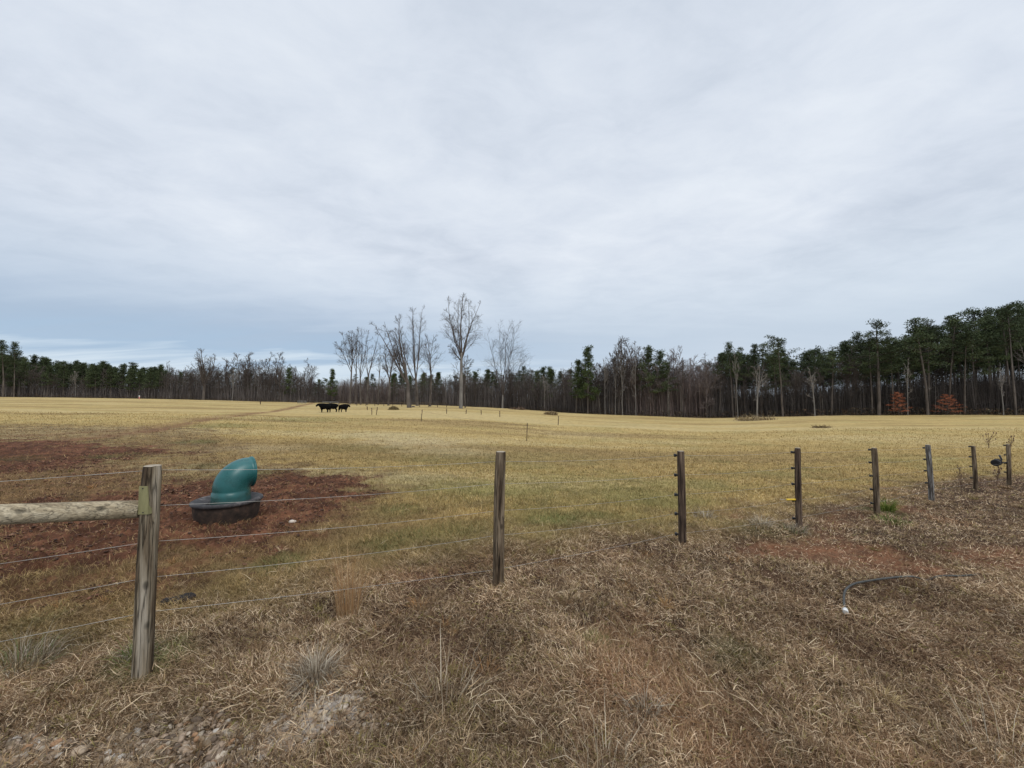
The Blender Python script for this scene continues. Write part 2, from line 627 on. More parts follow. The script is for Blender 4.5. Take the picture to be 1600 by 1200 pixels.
def bump(nt, b, h, strength=0.5, dist=0.02):
    bp = nn(nt, 'ShaderNodeBump')
    bp.inputs['Strength'].default_value = strength
    bp.inputs['Distance'].default_value = dist
    nt.links.new(h, bp.inputs['Height'])
    nt.links.new(bp.outputs[0], b.inputs['Normal'])


def simple(name, stops, scale=8, rough=0.9, spec=0.2, detail=5, stretch=None, bs=0.3, bd=0.01, rand=False):
    m, nt, b = material(name, rough, spec)
    n = noise_tex(nt, scale, detail, 0.6, 'Object', stretch, rand)
    r = ramp(nt, stops, n)
    nt.links.new(r.outputs[0], b.inputs['Base Color'])
    if bs:
        bump(nt, b, n, bs, bd)
    return m


def tinted(name, rough=0.9, lo=0.75, hi=1.25, scale=3.0, spec=0.15, rand=0.0):
    """colour attribute times noise, and times a per-object random"""
    m, nt, b = material(name, rough, spec)
    a = nn(nt, 'ShaderNodeVertexColor', layer_name='tint')
    n = noise_tex(nt, scale, 3)
    r = ramp(nt, [(0.3, lo), (0.7, hi)], n)
    c = mixrgb(nt, 1.0, a.outputs[0], r.outputs[0], 'MULTIPLY')
    if rand:
        oi = nn(nt, 'ShaderNodeObjectInfo')
        v = math_n(nt, 'ADD', math_n(nt, 'MULTIPLY', oi.outputs['Random'], 2 * rand), 1 - rand)
        c = mixrgb(nt, 1.0, c, v, 'MULTIPLY')
    nt.links.new(c, b.inputs['Base Color'])
    return m


# ground: tinted by zone, fine soil grain and bump on top
M_GROUND, nt, b = material('ground', 0.95, 0.1)
a = nn(nt, 'ShaderNodeVertexColor', layer_name='tint')
g1 = noise_tex(nt, 14, 6, 0.7)
g2 = noise_tex(nt, 1.5, 8, 0.72, stretch=(1, 1, 1))
r1 = ramp(nt, [(0.30, 0.62), (0.70, 1.42)], g1)
r2 = ramp(nt, [(0.32, 0.74), (0.68, 1.26)], g2)
c = mixrgb(nt, 1.0, a.outputs[0], r1.outputs[0], 'MULTIPLY')
c = mixrgb(nt, 1.0, c, r2.outputs[0], 'MULTIPLY')
nt.links.new(c, b.inputs['Base Color'])
bump(nt, b, g1, 0.9, 0.03)

M_GRASS = tinted('dry_grass', 0.85, 0.8, 1.2, 2.0, 0.1)
M_BARK = simple('bark_grey', [(0.3, (0.055, 0.045, 0.038)), (0.7, (0.150, 0.128, 0.110))], 1.2, 0.95, stretch=(1, 1, 0.3), rand=True)
M_BARKP = simple('bark_pale', [(0.3, (0.12, 0.11, 0.10)), (0.7, (0.27, 0.25, 0.225))], 1.2, 0.95, stretch=(1, 1, 0.3), rand=True)
M_TWIG = simple('twigs', [(0.3, (0.060, 0.048, 0.042)), (0.7, (0.130, 0.108, 0.095))], 0.3, 0.95, bs=0, rand=True)
M_TWIGR = simple('twigs_reddish', [(0.3, (0.12, 0.095, 0.087)), (0.7, (0.225, 0.185, 0.17))], 0.3, 0.95, bs=0, rand=True)
M_PBARK = simple('pine_bark', [(0.3, (0.060, 0.050, 0.043)), (0.7, (0.150, 0.125, 0.105))], 1.5, 0.95, stretch=(1, 1, 0.3), rand=True)
M_NEEDLE = tinted('pine_needles', 0.8, 0.7, 1.35, 0.5, 0.15, rand=0.28)
M_BRUSH = tinted('undergrowth', 0.95, 0.8, 1.2, 0.2, 0.05)
M_LEAFO = simple('dead_beech_leaves', [(0.3, (0.20, 0.065, 0.035)), (0.7, (0.42, 0.16, 0.085))], 1.5, 0.9, bs=0)


# ------------------------------------------------------------------ ground sheet
def make_ground():
    ns, nd = 1000, 1050
    apex = -1.2
    s = np.sinh(np.linspace(-1.35, 1.35, ns)) * 1.12
    t = np.exp(np.linspace(math.log(0.55), math.log(1500), nd))
    S, T = np.meshgrid(s, t, indexing='ij')
    X = (S * T).ravel()
    Y = (T + apex).ravel()
    Z = zones(X, Y)
    z = zt(X, Y) + micro(X, Y, Z)
    col = ground_color(X, Y, Z)
    idx = np.arange(ns * nd).reshape(ns, nd)
    q = np.stack([idx[:-1, :-1], idx[1:, :-1], idx[1:, 1:], idx[:-1, 1:]], -1).reshape(-1, 4)
    me = np_mesh('ground', np.stack([X, Y, z], 1), quads=q, mat=M_GROUND, col=col, smooth=True)
    o = link_mesh('ground', me)
    tag(o, kind='structure')


make_ground()


# ------------------------------------------------------------------ grass blades
def blades(P, az, el, ln, wd, curl, col):
    """P base points; every blade is a bent, tapering strip of two segments"""
    n = len(P)
    h = np.stack([np.cos(az), np.sin(az), np.zeros(n)], 1)
    side = np.stack([-np.sin(az), np.cos(az), np.zeros(n)], 1)
    # roll the strip so it is not always edge on to the sky
    roll = np.random.RandomState(n).uniform(-1.2, 1.2, n)
    up = np.array([0, 0, 1.0])
    d1 = h * np.cos(el)[:, None] + up * np.sin(el)[:, None]
    nrm = np.cross(side, d1)
    w = side * np.cos(roll)[:, None] + nrm * np.sin(roll)[:, None]
    el2 = el - curl
    d2 = h * np.cos(el2)[:, None] + up * np.sin(el2)[:, None]
    m = P + d1 * (ln * 0.5)[:, None]
    t = m + d2 * (ln * 0.5)[:, None]
    hw = w * (wd / 2)[:, None]
    V = np.stack([P - hw, P + hw, m - hw * 0.8, m + hw * 0.8, t], 1).reshape(-1, 3)
    b0 = np.arange(n) * 5
    T = np.stack([np.stack([b0, b0 + 1, b0 + 3], 1), np.stack([b0, b0 + 3, b0 + 2], 1), np.stack([b0 + 2, b0 + 3, b0 + 4], 1)], 1).reshape(-1, 3)
    C = np.repeat(col, 5, axis=0)
    return V, T, C


def make_grass():
    rs = np.random.RandomState(5)

    def sample(n, y0, y1, e):
        u = rs.rand(n)
        a = 1 - e
        Y = (y0 ** a + u * (y1 ** a - y0 ** a)) ** (1 / a)
        X = rs.uniform(-1.45, 1.45, n) * (Y + 0.15)
        return X, Y

    out = []
    # short field grass + thatch over everything
    N = 1350000
    X, Y = sample(N, 1.15, 46, 1.86)
    Z = zones(X, Y)
    clump = fbm(X, Y, 2.2, 3, 200)
    fine = fbm(X, Y, 7.0, 2, 210)
    tone = fbm(X, Y, 0.8, 3, 220)
    bare = np.maximum.reduce([Z['mud'] * np.clip(0.62 + fine * .55, 0, .95), Z['red'] * np.clip(.35 + fine, 0, .8), Z['gravel'] * np.clip(.35 + fine * 1.0, 0, .92), Z['lightg'] * 0.75, Z['dark'] * 0.45, Z['track'] * 0.9, Z['worn'] * np.clip((0.68 - fine) * 2.5, 0, .85)])
    bare = np.maximum(bare, Z['front'] * np.clip((0.42 - fine) * 3, 0, 0.6))
    keep = rs.rand(N) > bare
    X, Y, clump, fine, tone = X[keep], Y[keep], clump[keep], fine[keep], tone[keep]
    Z = {k: v[keep] for k, v in Z.items()}
    n = len(X)
    fr = Z['front']
    z = zt(X, Y) + micro(X, Y, Z)
    r = rs.rand(n)
    # mean length, thatch longer
    ln = (0.035 + 0.05 * rs.rand(n)) * (1 + 0.5 * clump)
    lnf = (0.026 + 0.066 * rs.rand(n) ** 1.8) * (0.55 + 1.0 * clump)
    ln = ln * (1 - fr) + lnf * fr
    ln = ln * (1 + 0.5 * Z['green']) * (1 + np.clip(Y - 8, 0, 40) * 0.02)
    wd = 0.0018 + 0.0017 * rs.rand(n) ** 2
    wd = np.maximum(wd, Y * 0.00075 * (0.7 + 0.6 * rs.rand(n)))
    el = np.radians(rs.uniform(15, 85, n)) * (1 - fr) + np.radians(rs.uniform(-5, 52, n)) * fr
    # swirl of flattened thatch: prevailing directions that drift over the ground
    ang = fbm(X, Y, 0.9, 2, 230) * 9.0
    az = np.where(rs.rand(n) < 0.22 * fr + 0.1, ang + rs.normal(0, 0.6, n), rs.uniform(0, 2 * PI, n))
    curl = np.radians(rs.uniform(0, 60, n)) * (1 - fr) + np.radians(rs.uniform(-45, 85, n)) * fr
    z = z + fr * rs.rand(n) * 0.03 * clump * 2
    pal = np.array([(0.42, 0.305, 0.125), (0.31, 0.215, 0.080), (0.56, 0.44, 0.225), (0.15, 0.095, 0.040), (0.19, 0.170, 0.055)])
    palf = np.array([(0.350, 0.262, 0.172), (0.205, 0.138, 0.086), (0.66, 0.55, 0.405), (0.070, 0.044, 0.027), (0.26, 0.205, 0.10)])
    ix = np.searchsorted(np.cumsum([.32, .26, .14, .16]), rs.rand(n))
    ixf = np.searchsorted(np.cumsum([.29, .28, .15, .23]), rs.rand(n))
    col = pal[ix] * (1 - fr[:, None]) + palf[ixf] * fr[:, None]
    n1 = fbm(X, Y, 0.35, 4, 100)
    col = lerp(col, (0.225, 0.210, 0.078), np.clip((n1 - 0.46) * 3.4, 0, 0.60) * (1 - fr) * sstep(26, 10, Y))
    col = lerp(col, (0.34, 0.215, 0.085), 0.30 * (1 - fr) * sstep(0.5, -1.5, X / np.maximum(Y, 1) * 3 + 0.6) * (tone > .45))
    far_ = sstep(11, 24, Y)
    n3b = fbm(X * 0.5, Y * 2.2, 0.10, 4, 120)
    col = lerp(col, (0.385, 0.285, 0.118), far_ * 0.72 * (1 - fr))
    col = lerp(col, (0.225, 0.160, 0.070), np.clip((0.47 - n3b) * 4.5, 0, 0.75) * (1 - fr))
    wm = Z['worn'] * (1 - fr)
    wcol = palf[ixf] * np.array([0.90, 0.72, 0.52])
    col = col * (1 - 0.62 * wm[:, None]) + wcol * 0.62 * wm[:, None]
    col = lerp(col, (0.47, 0.40, 0.26), Z['pale'] * 0.6)
    col = lerp(col, (0.24, 0.13, 0.07), np.clip((tone - 0.66) * 4, 0, .4) * fr)
    col = lerp(col, (0.085, 0.135, 0.040), Z['green'] * (rs.rand(n) < 0.6))
    col = lerp(col, (0.13, 0.085, 0.045), (Z['worn'] * 0.35) * (1 - fr))
    col = col * ((0.72 + 0.5 * clump) * (1 - fr) + (0.34 + 1.22 * np.clip(clump * .6 + tone * .4, 0, 1)) * fr + 0.25 * (rs.rand(n) - 0.5))[:, None]
    col = col * lerp(np.tile((1.06, 1.05, 1.07), (n, 1)), (1.12, 1.045, .955), fr) * (.80 + .4 * fbm(X, Y * 1.6, 1.1, 3, 260))[:, None]
    col = lerp(col, (0.15, 0.085, 0.05), Z['dark'] * .55)
    col = lerp(col, (0.27, 0.24, 0.075), ((rs.rand(n) < 0.03) * fr))
    out.append(blades(np.stack([X, Y, z], 1), az, el, ln, wd, curl, np.clip(col, .01, 1)))
    # long loose pale stalks lying over the foreground
    N = 8000
    X, Y = sample(N, 1.2, 13, 1.5)
    Z = zones(X, Y)
    k = (rs.rand(N) < Z['front'] * (1 - 0.7 * Z['gravel']) * (1 - .75 * Z['red']) * np.clip((fbm(X, Y, 1.5, 2, 240) - 0.40) * 5, 0.06, 1))
    X, Y = X[k], Y[k]
    Z = {q: v[k] for q, v in Z.items()}
    n = len(X)
    z = zt(X, Y) + micro(X, Y, Z) + 0.012 + 0.05 * rs.rand(n)
    ang = fbm(X, Y, 0.6, 2, 250) * 10.0
    az = np.where(rs.rand(n) < 0.3, ang, rs.uniform(0, 2 * PI, n))
    ln = 0.06 + 0.15 * rs.rand(n) ** 1.8
    wd = np.maximum(0.0020 + 0.0022 * rs.rand(n), Y * 0.0007)
    el = np.radians(rs.uniform(-4, 28, n))
    curl = np.radians(rs.uniform(-5, 45, n))
    p2 = np.array([(0.52, 0.445, 0.335), (0.40, 0.335, 0.25), (0.33, 0.25, 0.165)])
    col = p2[rs.randint(0, 3, n)] * (0.8 + 0.4 * rs.rand(n))[:, None] * np.array([1.04, .96, .84])
    out.append(blades(np.stack([X, Y, z], 1), az, el, ln, wd, curl, col))
    # rooted clumps
    NC = 3400
    cx, cy = sample(NC, 1.2, 14, 1.5)
    Zc = zones(cx, cy)
    k = rs.rand(NC) < np.maximum(Zc['front'], .5 * Zc['worn'] * (1 - Zc['mud'])) * (1 - .8 * Zc['gravel']) * (1 - .8 * Zc['red']) * (1 - .5 * Zc['dark'])
    cx, cy = cx[k], cy[k]
    NC = len(cx)
    m = 46
    csz = (0.6 + 1.0 * rs.rand(NC) ** 2)
    posts_x = np.concatenate([np.full(7, -2.24 + 2.127 * q) for q in range(8)]) + rs.normal(0, .07, 56)
    posts_y = np.concatenate([np.full(7, 2.46 + 1.13 * q) for q in range(8)]) + rs.normal(-.03, .06, 56)
    cx, cy = np.concatenate([cx, posts_x]), np.concatenate([cy, posts_y])
    NC = len(cx)
    csz = (0.6 + 1.0 * rs.rand(NC) ** 2)
    csz[-56:] = 1.3
    cpal = np.array([(.36, .28, .19), (.26, .19, .12), (.46, .38, .27), (.17, .115, .07), (.24, .215, .09), (.33, .20, .10)])
    cc = cpal[rs.choice(6, NC, p=[.30, .26, .14, .15, .10, .05])]
    bx_, by_ = np.repeat(cx, m), np.repeat(cy, m)
    n = len(bx_)
    sz = np.repeat(csz, m)
    a = rs.uniform(0, 2 * PI, n)
    rr = .035 * sz * rs.rand(n) ** .6
    X, Y = bx_ + np.cos(a) * rr, by_ + np.sin(a) * rr
    Zq = zones(X, Y)
    z = zt(X, Y) + micro(X, Y, Zq)
    ln = (0.025 + .055 * rs.rand(n)) * sz
    lean_ = np.repeat(rs.uniform(10, 75, NC), m)
    el = np.radians(np.clip(85 - (lean_ + 18) * (rs.rand(n) ** .6), 0, 90))
    wd = np.maximum(0.0018 + .0014 * rs.rand(n), Y * .0007)
    out.append(blades(np.stack([X, Y, z], 1), a + rs.normal(0, .4, n), el, ln, wd, np.radians(rs.uniform(0, 80, n)), np.repeat(cc, m, 0) * (.55 + .8 * rs.rand(n))[:, None] * np.array([1.06, .96, .82])))
    V = np.concatenate([o[0] for o in out])
    C = np.concatenate([o[2] for o in out])
    off = np.cumsum([0] + [len(o[0]) for o in out])
    T = np.concatenate([o[1] + q for o, q in zip(out, off)])
    o = link_mesh('dry_grass', np_mesh('dry_grass', V, tris=T, mat=M_GRASS, col=C))
    tag(o, 'dead tan and brown grass matted over the whole pasture', 'grass', kind='stuff')


make_grass()


# ------------------------------------------------------------------ gravel and mud clods
def ico():
    t = (1 + 5 ** .5) / 2
    v = np.array([(-1, t, 0), (1, t, 0), (-1, -t, 0), (1, -t, 0), (0, -1, t), (0, 1, t), (0, -1, -t), (0, 1, -t), (t, 0, -1), (t, 0, 1), (-t, 0, -1), (-t, 0, 1)])
    v /= np.linalg.norm(v[0])
    f = [(0, 11, 5), (0, 5, 1), (0, 1, 7), (0, 7, 10), (0, 10, 11), (1, 5, 9), (5, 11, 4), (11, 10, 2), (10, 7, 6), (7, 1, 8), (3, 9, 4), (3, 4, 2), (3, 2, 6), (3, 6, 8), (3, 8, 9), (4, 9, 5), (2, 4, 11), (6, 2, 10), (8, 6, 7), (9, 8, 1)]
    # one subdivision
    vs = [tuple(x) for x in v]
    cache = {}
    nf = []

    def mid(a, b):
        k = (min(a, b), max(a, b))
        if k not in cache:
            m = (np.array(vs[a]) + np.array(vs[b])) / 2
            vs.append(tuple(m / np.linalg.norm(m)))
            cache[k] = len(vs) - 1
        return cache[k]
    for a, b, c in f:
        x, y, w = mid(a, b), mid(b, c), mid(c, a)
        nf += [(a, x, w), (b, y, x), (c, w, y), (x, y, w)]
    return np.array(vs), np.array(nf)


IV, IF = ico()


def pebbles(name, P, size, col, rs, flat=0.55, rough=0.25):
    n = len(P)
    nv = len(IV)
    V = np.repeat(IV[None], n, 0) * (1 + rough * (rs.rand(n, nv, 1) - 0.5))
    sc = np.stack([size * rs.uniform(0.8, 1.5, n), size * rs.uniform(0.6, 1.0, n), size * rs.uniform(flat * .7, flat * 1.3, n)], 1)
    V = V * sc[:, None, :]
    a = rs.uniform(0, 2 * PI, n)
    ca, sa = np.cos(a)[:, None], np.sin(a)[:, None]
    x = V[..., 0] * ca - V[..., 1] * sa
    y = V[..., 0] * sa + V[..., 1] * ca
    V = np.stack([x, y, V[..., 2] + x * rs.uniform(-.3, .3, (n, 1))], -1) + P[:, None, :]
    T = (IF[None] + (np.arange(n) * nv)[:, None, None]).reshape(-1, 3)
    return np_mesh(name, V.reshape(-1, 3), tris=T, col=np.repeat(col, nv, 0), smooth=True)


def make_gravel():
    rs = np.random.RandomState(9)
    N = 60000
    X = rs.uniform(-3.3, 0.2, N)
    Y = rs.uniform(0.9, 2.6, N)
    Z = zones(X, Y)
    p = Z['gravel'] * 0.5 * np.clip((fbm(X, Y, 5, 2, 410) - .25) * 3, .1, 1) + Z['lightg'] * 0.4
    k = rs.rand(N) < p
    X, Y = X[k], Y[k]
    Z = {q: v[k] for q, v in Z.items()}
    n = len(X)
    size = 0.006 + 0.015 * rs.rand(n) ** 2.2
    z = zt(X, Y) + micro(X, Y, Z) + size * 0.5
    pal = np.array([(.20, .15, .10), (.28, .21, .15), (.36, .30, .23), (.13, .095, .068), (.42, .38, .33), (.27, .16, .09)])
    col = pal[rs.choice(6, n, p=[.29, .27, .13, .19, .05, .07])] * (0.75 + .5 * rs.rand(n))[:, None]
    pale = np.array([(.40, .34, .27), (.36, .28, .19), (.29, .25, .21)])[rs.randint(0, 3, n)]
    lg = (rs.rand(n) < Z['lightg'] * 0.85)[:, None]
    col = np.where(lg, pale * (0.75 + .4 * rs.rand(n))[:, None], col)
    me = pebbles('gravel', np.stack([X, Y, z], 1), size, col, rs)
    me.materials.append(tinted('stones', 0.9, 0.75, 1.2, 60, 0.2))
    tag(link_mesh('gravel', me), 'brown and pale gravel showing through the dead grass', 'gravel', kind='stuff')
    # clods of churned clay
    N = 150000
    X = rs.uniform(-14, -0.8, N)
    Y = 3.2 + rs.rand(N) ** 1.3 * 11
    Z = zones(X, Y)
    k = rs.rand(N) < Z['mud'] ** 1.5 * 0.5 * np.clip((fbm(X, Y, 1.8, 2, 400) - .3) * 3, .1, 1)
    X, Y = X[k], Y[k]
    Z = {q: v[k] for q, v in Z.items()}
    n = len(X)
    size = (0.006 + 0.016 * rs.rand(n) ** 3) * (1 + Y * 0.03)
    z = zt(X, Y) + micro(X, Y, Z) + size * 0.15
    pal = np.array([(.100, .046, .027), (.160, .075, .043), (.048, .024, .015), (.25, .14, .085)])
    col = pal[rs.choice(4, n, p=[.4, .25, .28, .07])] * (0.75 + .5 * rs.rand(n))[:, None]
    me = pebbles('mud_clods', np.stack([X, Y, z], 1), size, col, rs, 0.45, 0.25)
    me.materials.append(tinted('clay', 0.8, 0.7, 1.25, 40, 0.25))
    tag(link_mesh('mud_clods', me), 'churned red clay clods trampled around the green feeder and waterer', 'mud', kind='stuff')


make_gravel()


# ------------------------------------------------------------------ trees
class TreeMesh:
    def __init__(s):
        s.v, s.f = [], []

    def tube(s, pts, r0, r1, n):
        m = len(pts)
        base = len(s.v)
        x = None
        for i, p in enumerate(pts):
            d = (pts[min(i + 1, m - 1)] - pts[max(i - 1, 0)]).normalized()
            if x is None:
                x = d.orthogonal().normalized()
            x = (x - d * x.dot(d)).normalized()
            y = d.cross(x)
            r = r0 + (r1 - r0) * i / (m - 1)
            for k in range(n):
                a = 2 * PI * k / n
                s.v.append(p + x * (math.cos(a) * r) + y * (math.sin(a) * r))
        for i in range(m - 1):
            for k in range(n):
                k2 = (k + 1) % n
                s.f.append((base + i * n + k, base + i * n + k2, base + (i + 1) * n + k2, base + (i + 1) * n + k))

    def mesh(s, name, mat):
        me = bpy.data.meshes.new(name)
        me.from_pydata([tuple(v) for v in s.v], [], s.f)
        me.polygons.foreach_set('use_smooth', np.ones(len(s.f), bool))
        me.materials.append(mat)
        me.update()
        return me


def rdir(rnd, d, ang):
    """direction d turned by ang about a random side axis"""
    o = d.orthogonal().normalized()
    o = Matrix.Rotation(rnd.random() * 2 * PI, 3, d) @ o
    return (Matrix.Rotation(ang, 3, o) @ d).normalized()


def limb(rnd, tm, p, d, ln, r0, r1, n, segs, wander, up):
    pts = [p.copy()]
    q = p.copy()
    dd = d.copy()
    for i in range(segs):
        dd = (dd + Vector((rnd.gauss(0, wander), rnd.gauss(0, wander), rnd.gauss(0, wander) + up))).normalized()
        q = q + dd * (ln / segs)
        pts.append(q.copy())
    tm.tube(pts, r0, r1, n)
    return pts


def along(pts, t):
    f = t * (len(pts) - 1)
    i = min(int(f), len(pts) - 2)
    return pts[i].lerp(pts[i + 1], f - i), (pts[i + 1] - pts[i]).normalized()


def bare_tree(seed, H, R, fork=0.45, nmain=4, spread=22, side=6, sub=5, twig=4, lvl3=True, twr=0.02, lean=(0, 0), low=0, dirs=None, fill=1.0):
    """returns (trunk mesh data, crown mesh data)"""
    rnd = random.Random(seed)
    tr, cr = TreeMesh(), TreeMesh()
    d = Vector((lean[0], lean[1], 1)).normalized()
    pts = limb(rnd, tr, Vector((0, 0, -0.3)), d, H * fork + .3, R * 1.15, R * 0.72, 8, 7, 0.02, 0.03)
    mains = []
    top, td = pts[-1], (pts[-1] - pts[-2]).normalized()
    for k in range(nmain):
        if dirs:
            a, tilt, f = dirs[k]
            nd = Vector((math.sin(math.radians(tilt)) * math.cos(math.radians(a)), math.sin(math.radians(tilt)) * math.sin(math.radians(a)), math.cos(math.radians(tilt))))
        else:
            a = 360 * k / nmain + rnd.uniform(-30, 30)
            tilt = spread * rnd.uniform(0.5, 1.2) if k else spread * .2
            f = rnd.uniform(0.78, 1.02) if k else 1.0
            nd = Vector((math.sin(math.radians(tilt)) * math.cos(math.radians(a)), math.sin(math.radians(tilt)) * math.sin(math.radians(a)), math.cos(math.radians(tilt))))
        start, _ = along(pts, 1 - rnd.random() * 0.18 if k else 1.0)
        ln = (H * (1 - fork)) * f
        mp = limb(rnd, cr, start, nd, ln, R * (0.62 if k == 0 else 0.45), twr * 1.1, 6, 8, 0.055, 0.035)
        mains.append((mp, ln, R * 0.5))
    for k in range(low):
        st, dd = along(pts, rnd.uniform(0.55, 0.98))
        mp = limb(rnd, cr, st, rdir(rnd, dd, math.radians(rnd.uniform(40, 65))), H * rnd.uniform(.12, .24), R * .22, 0.02, 4, 5, 0.08, 0.10)
        mains.append((mp, H * .2, R * 0.2))
    for mp, ln, r in mains:
        ns_ = max(2, int(side * (ln / (H * (1 - fork))) ** .5))
        for j in range(ns_):
            t = 0.12 + 0.86 * (j + rnd.random()) / ns_
            st, dd = along(mp, t)
            l2 = ln * (0.40 * (1 - t) + 0.12) * rnd.uniform(0.7, 1.25) * fill
            p2 = limb(rnd, cr, st, rdir(rnd, dd, math.radians(rnd.uniform(26, 56))), l2, max(r * .36 * (1 - t * .6), twr * 1.3), twr * .8, 4, 5, 0.09, 0.045)
            for m in range(sub):
                t2 = 0.15 + 0.83 * (m + rnd.random()) / sub
                s2, d2 = along(p2, t2)
                l3 = l2 * (0.5 * (1 - t2) + 0.22) * rnd.uniform(.7, 1.2)
                p3 = limb(rnd, cr, s2, rdir(rnd, d2, math.radians(rnd.uniform(25, 58))), l3, twr * .85, twr * .5, 3, 3, 0.10, 0.03)
                if lvl3:
                    for w in range(twig):
                        s3, d3 = along(p3, 0.15 + 0.85 * (w + rnd.random()) / twig)
                        limb(rnd, cr, s3, rdir(rnd, d3, math.radians(rnd.uniform(25, 60))), l3 * rnd.uniform(.4, .7), twr * .5, twr * .25, 3, 2, 0.10, 0.02)
    return tr, cr


def pine_parts(seed, H, R, cf=0.55, wide=0.16, nb=30, dens=42, fs=0.30, taper=0.5, col=((0.032, 0.044, 0.022), (0.080, 0.100, 0.044)), sparse=0.0):
    """a southern pine: bare trunk, irregular layered crown of needle tufts"""
    rnd = random.Random(seed)
    rs = np.random.RandomState(seed)
    tr = TreeMesh()
    tp = limb(rnd, tr, Vector((0, 0, -0.3)), Vector((rnd.gauss(0, .02), rnd.gauss(0, .02), 1)).normalized(), H * .97 + .3, R, 0.05, 7, 10, 0.012, 0.01)
    br = TreeMesh()
    centers = []
    for k in range(nb):
        t = cf + (0.99 - cf) * (k + rnd.random() * .9) / nb
        st, dd = along(tp, t)
        u = (t - cf) / (1 - cf)
        prof = (0.55 + 0.6 * math.sin(min(1, u * 1.25 + .12) * PI)) * (1 - taper * u) * rnd.uniform(0.55, 1.15)
        ln = H * wide * prof
        a = k * 2.4 + rnd.uniform(-.6, .6)
        el = math.radians(-5 + 50 * u + rnd.uniform(-14, 14))
        nd = Vector((math.cos(a) * math.cos(el), math.sin(a) * math.cos(el), math.sin(el)))
        bp = limb(rnd, br, st, nd, ln, 0.07, 0.025, 4, 4, 0.09, 0.06)
        if rnd.random() < sparse:
            continue
        for q in (0.45, 0.72, 1.0):
            c, _ = along(bp, q * .999)
            centers.append((c + Vector((rnd.gauss(0, .3), rnd.gauss(0, .3), rnd.gauss(.12, .15))), (0.65 + .45 * q) * rnd.uniform(0.6, 1.15)))
    centers.append((tp[-1] + Vector((0, 0, 0.1)), .8))
    nC = len(centers)
    C = np.repeat(np.array([c[0][:] for c in centers]), dens, 0)
    S = np.repeat(np.array([c[1] for c in centers]), dens) * H / 22
    n = len(C)
    d = rs.normal(size=(n, 3))
    d /= np.linalg.norm(d, axis=1)[:, None]
    rad = rs.rand(n) ** 0.45
    P = C + d * (rad * S)[:, None] * np.array([1.05, 1.05, 0.55])
    ax = d + rs.normal(0, .6, (n, 3)) + np.array([0, 0, .35])
    ax /= np.linalg.norm(ax, axis=1)[:, None]
    sd_ = np.cross(ax, rs.normal(size=(n, 3)))
    sd_ /= np.linalg.norm(sd_, axis=1)[:, None]
    L_ = fs * (0.7 + .7 * rs.rand(n))
    V = np.stack([P - sd_ * (L_ * .28)[:, None], P + sd_ * (L_ * .28)[:, None], P + ax * L_[:, None]], 1).reshape(-1, 3)
    T = np.arange(n * 3).reshape(-1, 3)
    cc = np.repeat(rs.rand(nC), dens)
    mixv = np.clip(cc * .75 + rs.rand(n) * .35, 0, 1)[:, None]
    col_ = np.array(col[0]) * (1 - mixv) + np.array(col[1]) * mixv
    # join limbs and needles in the crown mesh
    bv = np.array([v[:] for v in br.v])
    bf = np.array(br.f)
    me = np_mesh('crown', np.concatenate([V, bv]), tris=T, quads=bf + len(V), col=np.concatenate([np.repeat(col_, 3, 0), np.tile((0.07, 0.055, 0.042), (len(bv), 1))]))
    me.materials.append(M_NEEDLE)
    return tr.mesh('trunk', M_PBARK), me


def plant_tree(name, me_t, me_c, loc, sc, rz, label, cat, group=None, sz=None):
    root = empty(name, loc, rz)
    root.scale = (sc, sc, sz or sc)
    tag(root, label, cat, group)
    t = link_mesh('trunk', me_t, root)
    c = link_mesh('crown', me_c, root)
    return root


# --- the tall bare trees standing in the pasture (H in metres, at their true distance)
def hero(px, py, toppy, name, label, depth=None, twr=0.03, mat=M_BARK, tm=M_TWIG, **kw):
    if depth:
        x = (px - 800) / 620.0 * depth
        p = Vector((x, depth, float(zt(x, depth))))
    else:
        p = gp(px, py)
    H = (at_depth(px, toppy, p.y).z - p.z) * kw.pop('hs', .93)
    tr, cr = bare_tree(kw.pop('seed'), H, kw.pop('R'), twr=twr, **kw)
    root = empty(name, p)
    tag(root, label, 'tree')
    link_mesh('trunk', tr.mesh('trunk', mat), root)
    link_mesh('crown', cr.mesh('crown', tm), root)
    return root


hero(720, 638, 456, 'bare_tree', 'tallest bare tree, one clean straight pale trunk opening into a vase of upright limbs', seed=21, R=.42, hs=1.03, fork=.46, nmain=6, spread=17, side=10, sub=7, twig=4, low=5, mat=M_BARKP,
     dirs=[(80, 3, 1.0), (0, 21, .92), (180, 17, .98), (150, 11, 1.0), (30, 12, 1.0), (200, 30, .62)], fill=.72)
hero(785, 638, 498, 'bare_tree', 'rounded bare tree forking low into many limbs, right of the tall straight one', seed=8, R=.42, fork=.16, nmain=6, spread=24, side=11, sub=7, twig=4, low=1, mat=M_BARKP,
     dirs=[(90, 4, 1.0), (180, 20, .92), (0, 17, .95), (200, 9, .98), (-30, 9, 1.0), (20, 32, .72)], fill=1.0)
hero(652, 634, 466, 'bare_tree', 'big bare tree at the pasture edge with a tall straight stem and crowded top limbs', seed=33, R=.52, fork=.28, nmain=5, spread=14, side=10, sub=7, twig=4, low=2, mat=M_BARK,
     dirs=[(180, 2, 1.0), (180, 9, .98), (0, 8, .97), (90, 9, .9), (180, 30, .8)], fill=.65)
hero(640, 629, 476, 'bare_tree', 'bare tree leaning out to the left with long sweeping limbs, behind the big forked one', depth=92, seed=40, R=.5, fork=.26, nmain=5, spread=30, side=11, sub=7, twig=4, low=0, mat=M_BARK,
     dirs=[(180, 11, .98), (180, 38, 1.05), (180, 25, .98), (170, 4, .9), (150, 18, .85)], fill=.6, lean=(-.08, 0))
